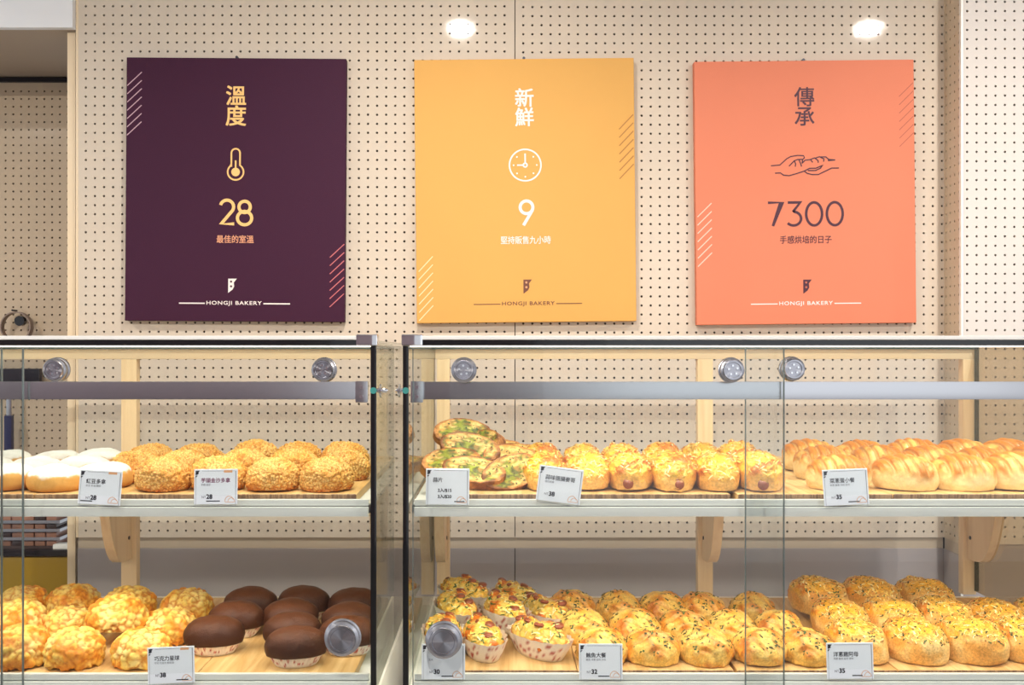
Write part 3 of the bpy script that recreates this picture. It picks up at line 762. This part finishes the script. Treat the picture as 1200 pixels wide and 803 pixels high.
def paper_cup(name, sx, sy, h, pleats, seed, flare=1.0, prints=True):
    """pleated oval paper cup; base sx*flare0; rgb print"""
    v, f, c = [], [], []; n = pleats * 4; rows = 7
    off = Vector((seed * 2.1, 0, 0))
    for side_ in (0, 1):
        for i in range(rows):
            t = i / (rows - 1)
            for k in range(n):
                a = 2 * PI * k / n; pl = .0011 * math.sin(a * pleats) * (.3 + t)
                s = .68 + .32 * t ** .9; s *= flare if side_ == 0 else flare
                rx, ry = sx / 2 * s + pl - side_ * .0006, sy / 2 * s + pl - side_ * .0006
                x, y = rx * math.cos(a), ry * math.sin(a)
                z = h * t + (.0012 * math.sin(a * pleats * 1.0) if i == rows - 1 else 0) + side_ * .0006
                v.append((x, y, z))
                q = Vector((a * 3.2, z * 90, 0)) + off
                pr = sm(noise.noise(q * 1.5), .05, .15) * sm(noise.noise(q * 4), -.05, .12) if prints else 0
                col = lerp((.86, .78, .70), (.42, .05, .04), pr if 0 < i < rows - 1 else 0)
                c.append(col)
    for side_ in (0, 1):
        o = side_ * rows * n
        for i in range(rows - 1):
            for k in range(n):
                k2 = (k + 1) % n; q = (o + i * n + k, o + i * n + k2, o + (i + 1) * n + k2, o + (i + 1) * n + k)
                f.append(q if side_ == 0 else q[::-1])
    f.append(tuple(range(n))[::-1])
    f.append(tuple(rows * n + k for k in range(n)))
    return col_mesh(name, v, f, c, MB['paper'], True)

HERB = [(.05, .09, .02), (.08, .14, .03), (.16, .14, .04), (.03, .05, .02)]
CHEESE = [(1., .78, .22), (1., .62, .10), (.95, .85, .45), (.80, .38, .06)]
protos = {}
def proto(kind, i, body_name, body, kids=()):
    protos.setdefault(kind, []).append((body_name, body, kids))
for i in range(3):
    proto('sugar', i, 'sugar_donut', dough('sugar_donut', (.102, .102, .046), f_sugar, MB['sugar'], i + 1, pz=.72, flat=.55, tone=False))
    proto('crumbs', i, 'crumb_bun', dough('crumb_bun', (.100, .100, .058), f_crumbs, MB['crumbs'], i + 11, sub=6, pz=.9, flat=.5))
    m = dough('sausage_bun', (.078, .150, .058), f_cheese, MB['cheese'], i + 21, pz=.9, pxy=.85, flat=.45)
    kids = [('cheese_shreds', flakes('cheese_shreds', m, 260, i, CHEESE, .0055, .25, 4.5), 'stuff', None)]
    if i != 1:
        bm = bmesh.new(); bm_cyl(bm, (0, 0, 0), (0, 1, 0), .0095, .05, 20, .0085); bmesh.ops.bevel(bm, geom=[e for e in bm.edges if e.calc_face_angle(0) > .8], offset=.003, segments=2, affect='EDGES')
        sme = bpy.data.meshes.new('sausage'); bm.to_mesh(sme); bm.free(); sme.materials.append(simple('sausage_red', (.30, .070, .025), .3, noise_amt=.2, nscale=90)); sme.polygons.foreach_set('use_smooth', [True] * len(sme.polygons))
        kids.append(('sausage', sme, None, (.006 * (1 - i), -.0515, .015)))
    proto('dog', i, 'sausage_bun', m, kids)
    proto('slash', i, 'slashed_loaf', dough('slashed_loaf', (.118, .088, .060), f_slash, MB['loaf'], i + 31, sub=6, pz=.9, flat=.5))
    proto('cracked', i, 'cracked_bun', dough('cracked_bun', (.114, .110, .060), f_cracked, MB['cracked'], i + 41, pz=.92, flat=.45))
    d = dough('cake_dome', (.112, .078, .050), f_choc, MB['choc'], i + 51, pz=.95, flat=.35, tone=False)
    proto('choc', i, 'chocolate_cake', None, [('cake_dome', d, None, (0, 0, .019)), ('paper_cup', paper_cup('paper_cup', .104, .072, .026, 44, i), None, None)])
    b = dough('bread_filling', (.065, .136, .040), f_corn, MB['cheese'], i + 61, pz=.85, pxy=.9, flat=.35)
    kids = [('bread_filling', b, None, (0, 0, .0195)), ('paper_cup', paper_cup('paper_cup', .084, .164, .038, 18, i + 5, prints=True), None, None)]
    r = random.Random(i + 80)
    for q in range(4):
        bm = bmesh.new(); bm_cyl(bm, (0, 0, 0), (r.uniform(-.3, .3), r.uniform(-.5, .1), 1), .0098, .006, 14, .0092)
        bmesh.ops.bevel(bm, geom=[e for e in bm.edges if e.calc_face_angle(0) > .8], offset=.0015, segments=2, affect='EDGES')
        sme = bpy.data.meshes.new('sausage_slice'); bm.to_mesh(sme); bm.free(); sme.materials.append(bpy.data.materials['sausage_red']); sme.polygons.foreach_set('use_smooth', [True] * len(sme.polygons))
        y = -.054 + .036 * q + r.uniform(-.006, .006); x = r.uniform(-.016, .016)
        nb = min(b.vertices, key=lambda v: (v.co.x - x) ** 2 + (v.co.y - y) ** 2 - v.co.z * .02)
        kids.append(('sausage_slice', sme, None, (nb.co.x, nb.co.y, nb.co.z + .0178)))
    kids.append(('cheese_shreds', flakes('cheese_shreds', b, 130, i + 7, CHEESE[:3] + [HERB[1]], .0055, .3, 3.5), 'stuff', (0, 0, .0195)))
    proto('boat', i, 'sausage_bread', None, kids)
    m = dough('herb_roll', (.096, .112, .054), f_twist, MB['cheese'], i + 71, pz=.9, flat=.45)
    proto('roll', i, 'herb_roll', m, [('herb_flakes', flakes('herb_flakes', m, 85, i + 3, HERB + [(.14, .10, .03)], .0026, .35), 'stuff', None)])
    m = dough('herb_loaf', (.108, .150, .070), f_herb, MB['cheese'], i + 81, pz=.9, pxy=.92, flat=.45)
    proto('herb', i, 'herb_loaf', m, [('herb_flakes', flakes('herb_flakes', m, 150, i + 9, HERB + [(.45, .22, .05)] * 2, .0026, .45), 'stuff', None),
                                      ('cheese_shreds', flakes('cheese_shreds', m, 220, i + 19, CHEESE, .0045, .5, 4), 'stuff', None)])
    # garlic slice: thick oval disc, crust around, buttered green face up
    V, Fc = ico(5); out, cols = [], []; off = Vector((i * 4.4 + 2, 0, 0))
    for u in V:
        q = Vector((u.x, u.y, 0)); rr = q.length
        z = math.copysign(min(1, abs(u.z) ** .35), u.z) * .011
        k = (1 / max(rr, 1e-4)) * (min(1.0, rr * 1.35)) ** .9 if rr > 1e-4 else 0
        P = Vector((u.x * k * .060, u.y * k * .034, z)); n2 = fbm(P + off, 45); n3 = fbm(P + off, 110)
        dish = -.004 * (1 - min(1, (P.x / .05) ** 2 + (P.y / .03) ** 2)) if u.z > 0 else 0
        e = (P.x / .056) ** 2 + (P.y / .033) ** 2
        P.z += dish + n3 * .0016 + n2 * .002
        face = sm(u.z, .15, .45) * (1 - sm(e, .80, .96))
        crust = lerp((.50, .20, .05), (.22, .07, .015), sm(n2, -.1, .3)); bread = lerp((.80, .54, .17), (.62, .27, .04), sm(n2 + e * .35, .1, .55))
        grn = lerp((.26, .32, .02), (.05, .09, .01), sm(n3 + .5 * fbm(P + off, 200), -.1, .25))
        c = lerp(bread, grn, sm(.66 - e + n2 * 1.1 + n3 * .9 - (.55 if i == 2 else 0), .05, .25) * .9); c = lerp(c, (.50, .22, .04), sm(n3 - n2, .25, .5) * .7); c = lerp(crust, c, face)
        out.append(P + Vector((0, 0, .013))); cols.append(c)
    gm = col_mesh('garlic_slice', out, Fc, cols, MB['slice'], True)
    proto('slice', i, 'garlic_slice', gm, [('herb_flakes', flakes('herb_flakes', gm, 60, i + 33, HERB[:3], .0022, .75, cond=lambda p: (p.x / .045) ** 2 + (p.y / .026) ** 2 < 1), 'stuff', None)])

first_use = {}
def bake(kind, var, px, d, zb_, rot, label, cat, group, lift=0.0, tilt=(0, 0), scale=1.0):
    body_name, body, kids = protos[kind][var % len(protos[kind])]
    loc = Vector((X(px, d), d, zb_ + lift)); R = (tilt[0], tilt[1], math.radians(rot))
    if body is None: o = empty(body_name, loc, R)
    else: o = link(body_name, body, None, loc, R)
    o.scale = (scale,) * 3
    tag(o, label, cat, group)
    for (n, me, kd, kl) in kids:
        c = link(n, me, o, kl)
        if kd: c['kind'] = kd
    return o
ORD = ['first', 'second', 'third', 'fourth', 'fifth', 'sixth', 'seventh']
def rows(kind, desc, cat, group, zb_, spec, names=('front row', 'middle row', 'back row'), jit=6, sc=1.0):
    """spec: list of rows; each row list of (px, d[, rot[, lift]]) left to right"""
    n = 0
    for ri, row in enumerate(spec):
        for k, it in enumerate(row):
            px, d = it[0], it[1]; rot = it[2] if len(it) > 2 else 0; lift = it[3] if len(it) > 3 else 0
            pos = ORD[k] + ' from left' if k < len(row) - 1 else 'rightmost'
            if k == 0: pos = 'leftmost'
            lab = '%s, %s, %s %s' % (desc, pos, names[ri], group[1])
            bake(kind, n, px, d, zb_, rot + rnd.uniform(-jit, jit), lab, cat, group[0], lift + .0004,
                 (rnd.uniform(-.03, .03), rnd.uniform(-.03, .03)), sc * rnd.uniform(.97, 1.04)); n += 1
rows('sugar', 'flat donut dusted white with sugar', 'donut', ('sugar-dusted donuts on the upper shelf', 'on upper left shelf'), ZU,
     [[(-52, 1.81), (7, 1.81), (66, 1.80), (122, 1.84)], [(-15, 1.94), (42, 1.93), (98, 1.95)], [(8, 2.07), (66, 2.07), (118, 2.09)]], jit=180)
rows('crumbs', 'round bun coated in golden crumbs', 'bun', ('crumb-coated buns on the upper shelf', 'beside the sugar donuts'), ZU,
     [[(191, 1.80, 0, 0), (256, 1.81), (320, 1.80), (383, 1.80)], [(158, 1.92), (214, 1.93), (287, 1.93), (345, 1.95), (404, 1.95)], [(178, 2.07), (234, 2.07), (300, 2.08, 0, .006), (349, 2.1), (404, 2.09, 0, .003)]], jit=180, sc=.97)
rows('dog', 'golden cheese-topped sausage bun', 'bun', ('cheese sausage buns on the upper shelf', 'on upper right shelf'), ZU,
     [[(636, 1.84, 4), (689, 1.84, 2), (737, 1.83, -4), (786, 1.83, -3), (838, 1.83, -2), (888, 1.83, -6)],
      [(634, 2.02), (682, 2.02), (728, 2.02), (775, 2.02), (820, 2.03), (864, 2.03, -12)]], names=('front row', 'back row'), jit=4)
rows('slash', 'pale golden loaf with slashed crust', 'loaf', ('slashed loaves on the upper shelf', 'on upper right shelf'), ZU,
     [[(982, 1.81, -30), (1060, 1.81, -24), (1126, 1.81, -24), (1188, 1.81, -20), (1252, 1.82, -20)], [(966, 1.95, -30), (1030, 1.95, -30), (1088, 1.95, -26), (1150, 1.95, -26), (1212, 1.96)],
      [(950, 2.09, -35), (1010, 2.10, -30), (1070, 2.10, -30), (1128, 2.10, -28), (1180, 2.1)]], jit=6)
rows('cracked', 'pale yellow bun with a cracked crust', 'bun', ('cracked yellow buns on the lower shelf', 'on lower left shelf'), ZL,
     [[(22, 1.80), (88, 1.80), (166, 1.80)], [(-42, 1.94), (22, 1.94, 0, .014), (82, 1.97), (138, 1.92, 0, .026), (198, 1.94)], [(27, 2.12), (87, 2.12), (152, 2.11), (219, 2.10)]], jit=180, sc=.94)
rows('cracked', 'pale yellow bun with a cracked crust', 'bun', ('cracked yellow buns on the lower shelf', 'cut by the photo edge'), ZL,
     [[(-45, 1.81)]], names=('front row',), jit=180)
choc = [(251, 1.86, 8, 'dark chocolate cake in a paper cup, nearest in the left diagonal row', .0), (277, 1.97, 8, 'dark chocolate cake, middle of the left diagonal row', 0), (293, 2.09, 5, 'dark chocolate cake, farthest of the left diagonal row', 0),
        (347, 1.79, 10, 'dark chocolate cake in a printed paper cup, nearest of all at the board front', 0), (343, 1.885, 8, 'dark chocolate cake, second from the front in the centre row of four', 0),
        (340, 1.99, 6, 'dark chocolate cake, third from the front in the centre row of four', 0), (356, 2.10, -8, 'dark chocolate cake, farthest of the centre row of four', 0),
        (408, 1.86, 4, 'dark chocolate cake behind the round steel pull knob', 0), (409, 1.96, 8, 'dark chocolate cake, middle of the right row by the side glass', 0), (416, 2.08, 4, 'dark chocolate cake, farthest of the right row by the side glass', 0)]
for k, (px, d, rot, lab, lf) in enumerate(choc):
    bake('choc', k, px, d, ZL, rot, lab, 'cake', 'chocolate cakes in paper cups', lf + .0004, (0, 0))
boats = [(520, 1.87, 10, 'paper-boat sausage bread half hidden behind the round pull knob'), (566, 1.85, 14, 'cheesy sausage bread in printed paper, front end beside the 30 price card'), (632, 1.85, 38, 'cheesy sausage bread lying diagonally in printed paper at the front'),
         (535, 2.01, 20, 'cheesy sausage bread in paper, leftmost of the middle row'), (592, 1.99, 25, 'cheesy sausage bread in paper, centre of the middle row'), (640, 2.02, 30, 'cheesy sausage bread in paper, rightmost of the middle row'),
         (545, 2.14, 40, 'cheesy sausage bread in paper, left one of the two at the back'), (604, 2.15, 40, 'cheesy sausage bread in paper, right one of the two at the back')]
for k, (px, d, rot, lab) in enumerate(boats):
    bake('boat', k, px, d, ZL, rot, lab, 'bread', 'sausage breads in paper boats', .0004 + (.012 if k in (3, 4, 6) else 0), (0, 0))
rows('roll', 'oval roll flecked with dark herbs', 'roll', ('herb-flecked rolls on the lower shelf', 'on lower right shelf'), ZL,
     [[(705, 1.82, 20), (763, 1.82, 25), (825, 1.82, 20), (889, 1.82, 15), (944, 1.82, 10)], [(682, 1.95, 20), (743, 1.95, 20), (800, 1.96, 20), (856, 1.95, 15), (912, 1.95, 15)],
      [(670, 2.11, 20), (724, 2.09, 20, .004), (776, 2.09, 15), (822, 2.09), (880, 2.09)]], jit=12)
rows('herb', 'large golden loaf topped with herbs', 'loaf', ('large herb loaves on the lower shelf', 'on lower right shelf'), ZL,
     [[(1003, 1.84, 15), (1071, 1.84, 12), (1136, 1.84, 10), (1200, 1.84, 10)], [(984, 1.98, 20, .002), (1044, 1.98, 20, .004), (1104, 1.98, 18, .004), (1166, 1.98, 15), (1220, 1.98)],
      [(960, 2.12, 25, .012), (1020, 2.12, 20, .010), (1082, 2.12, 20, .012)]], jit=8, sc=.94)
gs = [(0, 541, 2.05, .054, 8, (.95, .06), 'large garlic bread slice with green topping, topmost of the pile at left'),
      (1, 551, 1.93, .034, -10, (.80, .20), 'green-topped garlic slice lying across the middle of the pile'),
      (0, 571, 2.02, .034, -50, (1.0, -.1), 'green-topped garlic slice standing on edge behind the middle one'),
      (2, 597, 1.93, .012, 18, (.75, .1), 'pale garlic slice with little green topping, right of the pile'),
      (1, 597, 1.825, .002, 25, (.95, -.25), 'green-topped garlic slice at the front right of the pile'),
      (1, 556, 1.82, .000, -15, (.6, .15), 'garlic slice at the front, partly behind its price card'),
      (0, 527, 1.88, .010, 26, (.7, -.1), 'garlic slice with a green stripe at the front left behind its price card'),
      (2, 582, 2.14, .006, 0, (.6, 0), 'garlic slice at the bottom back of the pile'),
      (1, 530, 2.02, .008, 0, (.2, 0), 'garlic slice lying flat under the large topmost one'),
      (2, 560, 1.94, .002, 10, (.15, 0), 'garlic slice lying flat under the middle of the pile'),
      (2, 606, 2.05, .006, 30, (.5, 0), 'crusty garlic slice at the back right of the pile, beside the sausage buns')]
for v_, px, d, lf, rot, tl, lab in gs:
    bake('slice', v_, px, d, ZU, rot, lab, 'garlic bread', 'garlic bread slices', lf + (.018 if tl[0] > .4 else .001), tl, 1.0)

# ------------------------------------------------------------------ price cards
KT = 1.716 / F
def card(cx, cy, w_, h_, rot, name, sub_, price, label, mark=True, lines=None, inkm='ink', bar=(-22, -8), pill=True):
    t = empty('price_card', at(cx, cy, 1.716), (math.radians(-4), math.radians(rot), 0)); tag(t, label, 'price card', 'price cards in the shelf lips')
    k = KT; hw, hh = w_ * k / 2, h_ * k / 2
    bm = bmesh.new(); bm_box(bm, -hw, hw, -.0005, .0005, -hh, hh, .0004, 1); bm_obj('card', bm, M['card'], t)
    y = -.0008
    def L(pts, m, wd, nm): return strokes(nm, [(p, c) for p, c in pts], wd * k, m, t, y, 0, 0, k)
    a, b = w_ / 2 - 2.2, h_ / 2 - 2.2
    L([([(-a + 7, -b), (a - 5, -b), (a, -b), (a, b + 4), (-a, b + 4), (-a, -b + 8)], False)], M['ink_grey'], .45, 'border_line')
    poly('logo', [[(-a - .5, -b - .5), (-a + 4.5, -b - .5), (-a + 3, -b + 1.5), (-a + 3, -b + 3.5), (-a + .5, -b + 4.5), (-a - .5, -b + 4.5)],
                  [(-a - .5, -b + 5.2), (-a + 2, -b + 5.2), (-a - .5, -b + 8)]], M['ink'], t, y - .0001, 0, 0, k)
    if pill:
        poly('badge', [[(a - 14, -b - .8), (a - 4, -b - .8), (a - 4, -b + 1.9), (a - 14, -b + 1.9)]], M['ink_orange'], t, y - .0001, 0, 0, k)
    if name:
        flat_text('lettering', name, t, (-a + 6) * k, (h_ / 2 - 13.0) * k, y, 5.6 * k, M[inkm], .012, .95, align='LEFT')
    if sub_:
        flat_text('lettering', sub_, t, (-a + 6) * k, (h_ / 2 - 18.2) * k, y, 2.5 * k, M['ink_grey'], .01, align='LEFT')
    if lines:
        for q, s in enumerate(lines):
            flat_text('lettering', s, t, (-a + 12) * k, (h_ / 2 - 25.2 - 7.2 * q) * k, y, 4.6 * k, M['ink'], .03, 1.0, align='LEFT')
    if price:
        flat_text('lettering', 'NT', t, (-a + 7) * k, (h_ / 2 - 32.5) * k, y, 2.6 * k, M['ink_grey'], .02, align='LEFT')
        flat_text('lettering', price, t, (-a + 12.5) * k, (h_ / 2 - 32.0) * k, y, 5.0 * k, M['ink'], .035, align='LEFT')
    # line drawing of a loaf in the corner
    bx, by = a - 7.5, h_ / 2 - 5.5
    L([(arc(bx, by + 2, 5, 6, 180, 20, 10), False), (arc(bx + 2.5, by + 3, 4, 5, 170, 0, 8), False), ([(bx - 5, by + 3), (bx + 6, by + 3)], False)], M['ink_orange'], .6, 'loaf_drawing')
    if bar: poly('black_bar', [[(bar[0], h_ / 2 - 4.4), (bar[1], h_ / 2 - 4.4), (bar[1], h_ / 2 - 3.2), (bar[0], h_ / 2 - 3.2)]], M['ink'], t, y - .0001, 0, 0, k)
card(117.5, 571.5, 50, 40, 3, '紅豆多拿', '紅豆 奶油 麵粉', '28', 'price card reading 28 in front of the sugar donuts')
card(253, 570.5, 51, 41, -.5, '芋頭金沙多拿', '芋頭 金沙', '28', 'price card with plum lettering in front of the crumb-coated buns', inkm='ink_purple', bar=(-11, 5))
card(524.5, 570.5, 51, 42, .5, '蒜片', '', None, 'price card with two price lines in front of the garlic slices', lines=['2入/$15', '3入/$20'], bar=(8, 20), pill=False)
card(656, 568.5, 52, 41, 7.5, '蒜味德腸麥哥', '德式香腸', '38', 'crookedly tilted price card in front of the sausage buns', bar=None, pill=False)
card(991, 571, 53, 42, -2.5, '菜蔥蛋小餐', '青蔥 雞蛋 沙拉 起司', '35', 'price card reading 35 in front of the slashed loaves on the upper shelf', bar=(2, 15), pill=False)
card(200.5, 779.5, 55, 42, -2.5, '巧克力星球', '可可 巧克力 鮮奶油', '38', 'price card reading 38 between cracked buns and chocolate cakes', bar=(6, 20))
card(519.5, 775.5, 51, 41, 0, '', '玉米', '30', 'price card reading 30 behind the round pull knob', bar=(-2, 12), pill=False)
card(704, 775.5, 51, 41, 0, '鮪魚大餐', '鮪魚 洋蔥 起司 沙拉', '32', 'price card reading 32 in front of the herb-flecked rolls', bar=(-3, 10), pill=False)
card(996, 774.5, 55, 41.5, -.5, '洋蔥雞阿母', '洋蔥 雞肉 起司 香料', '35', 'price card reading 35 on the lower shelf before the herb loaves', bar=(2, 14), pill=False)

# ------------------------------------------------------------------ things in the passage at the far left
t = empty('prep_counter', ((X(-150, 2.95) + X(87, 2.95)) / 2, 3.07, 0)); tag(t, 'ochre cabinet with a black countertop in the passage at left', 'counter')
wx = (X(87, 2.93) - X(-150, 2.93)) / 2
zc_ = Z(652, 2.93)
box('countertop', -wx, wx, -.14, .14, zc_, zc_ + .018, M['black'], t, .002)
ochre = simple('ochre_laminate', (0.42, 0.25, 0.012), .4, noise_amt=.05, nscale=4)
box('cabinet_body', -wx + .005, wx - .005, -.12, .14, .002, zc_ - .001, ochre, t)
for k in range(2):
    a = -wx + .008 + k * wx; b = a + wx - .012
    d = box('door', a, b, -.136, -.121, .10, zc_ - .004, ochre, t, .002)
    box('door_handle', -.045 + (.2 if k else -.2), .045 + (.2 if k else -.2), -.022, -.0076, .20, .212, M['dark_metal'], d, .002)
pk_dark = simple('dark_tray', (.06, .035, .03), .25, coat=.5); pk = simple('rosy_pastry', (.42, .20, .13), .35, noise_amt=.25, nscale=60, coat=.4)
zz = zc_ + .0185
for k in range(4):
    t = empty('pastry_tray', (X(15, 3.0), 3.03, zz + k * .025))
    tag(t, ['lowest', 'second lowest', 'third', 'topmost'][k] + ' of the dark trays of packed pastries stacked on the black counter', 'tray', 'stacked pastry trays')
    bm = bmesh.new(); hw = .162; bm_box(bm, -hw, hw, -.08, .08, 0, .004, .001, 1)
    for a, b, c, d in ((-hw, hw, -.083, -.080), (-hw, hw, .08, .083), (-hw - .003, -hw, -.083, .083), (hw, hw + .003, -.083, .083)): bm_box(bm, a, b, c, d, 0, .009)
    bm_obj('tray_base', bm, M['steel'] if k else pk_dark, t)
    for q in range(9):
        box('pastry', -.152 + q * .034, -.122 + q * .034, -.072, .070, .0045, .021, pk if (q + k) % 5 else pk_dark, t, .004)
bm = bmesh.new(); bm_box(bm, -.03, .03, -.02, .02, 0, .014, .003); o = bm_obj('paper_pad', bm, M['white_alu'], None, (X(77, 2.96), 2.96, zc_ + .0185), smooth=True)
tag(o, 'small white pad lying at the end of the black countertop', 'paper pad')
# rack bar with a hanging blue-handled tool and a strap on a hook
t = empty('tool_rack', at(5, 440, 3.205)); tag(t, 'black tool rack bar fixed to the passage pegboard', 'rack')
box('rack_bar', -.20, X(50, 3.2) - X(5, 3.2), -.022, .0, -.028, .022, M['dark_metal'], t, .004)
t = empty('blue_handled_tool', at(10.5, 470, 3.17)); tag(t, 'tool with a dark blue handle hanging below the black rack', 'tool')
box('handle', -.012, .012, -.010, .010, Z(530, 3.17) - Z(470, 3.17), Z(487, 3.17) - Z(470, 3.17), simple('navy_plastic', (.01, .018, .09), .3), t, .005)
box('blade', -.008, .008, -.002, .002, Z(488, 3.17) - Z(470, 3.17), .06, M['steel'], t, .001)
t = empty('hanging_strap', at(22, 367, 3.20)); tag(t, 'looped taupe strap with a black clip hanging from the passage pegboard', 'strap')
bm = bmesh.new()
pts = [Vector((.047 * math.cos(a), -.012, -.045 + .047 * math.sin(a))) for a in [2 * PI * k / 40 for k in range(40)]]
vs_ = []
for k, p in enumerate(pts):
    c_ = Vector((0, -.012, -.045)); n_ = (p - c_).normalized()
    vs_.append([bm.verts.new(p + n_ * s * .002 + Vector((0, yy, 0))) for s, yy in ((1, -.012), (1, .010), (-1, .010), (-1, -.012))])
for k in range(40):
    a, b = vs_[k], vs_[(k + 1) % 40]
    for q in range(4): bm.faces.new((a[q], a[(q + 1) % 4], b[(q + 1) % 4], b[q]))
bm_obj('strap_loop', bm, simple('taupe_strap', (.30, .22, .18), .6), t, smooth=True)
bm = bmesh.new(); bm_cyl(bm, (.016, -.022, -.026), (0, 1, 0), .016, .016, 24); bm_obj('clip', bm, M['black'], t)
bm = bmesh.new(); bm_cyl(bm, (-.008, -.012, .008), (0, 1, 0), .003, .03, 12); bm_obj('hook', bm, M['dark_metal'], t)
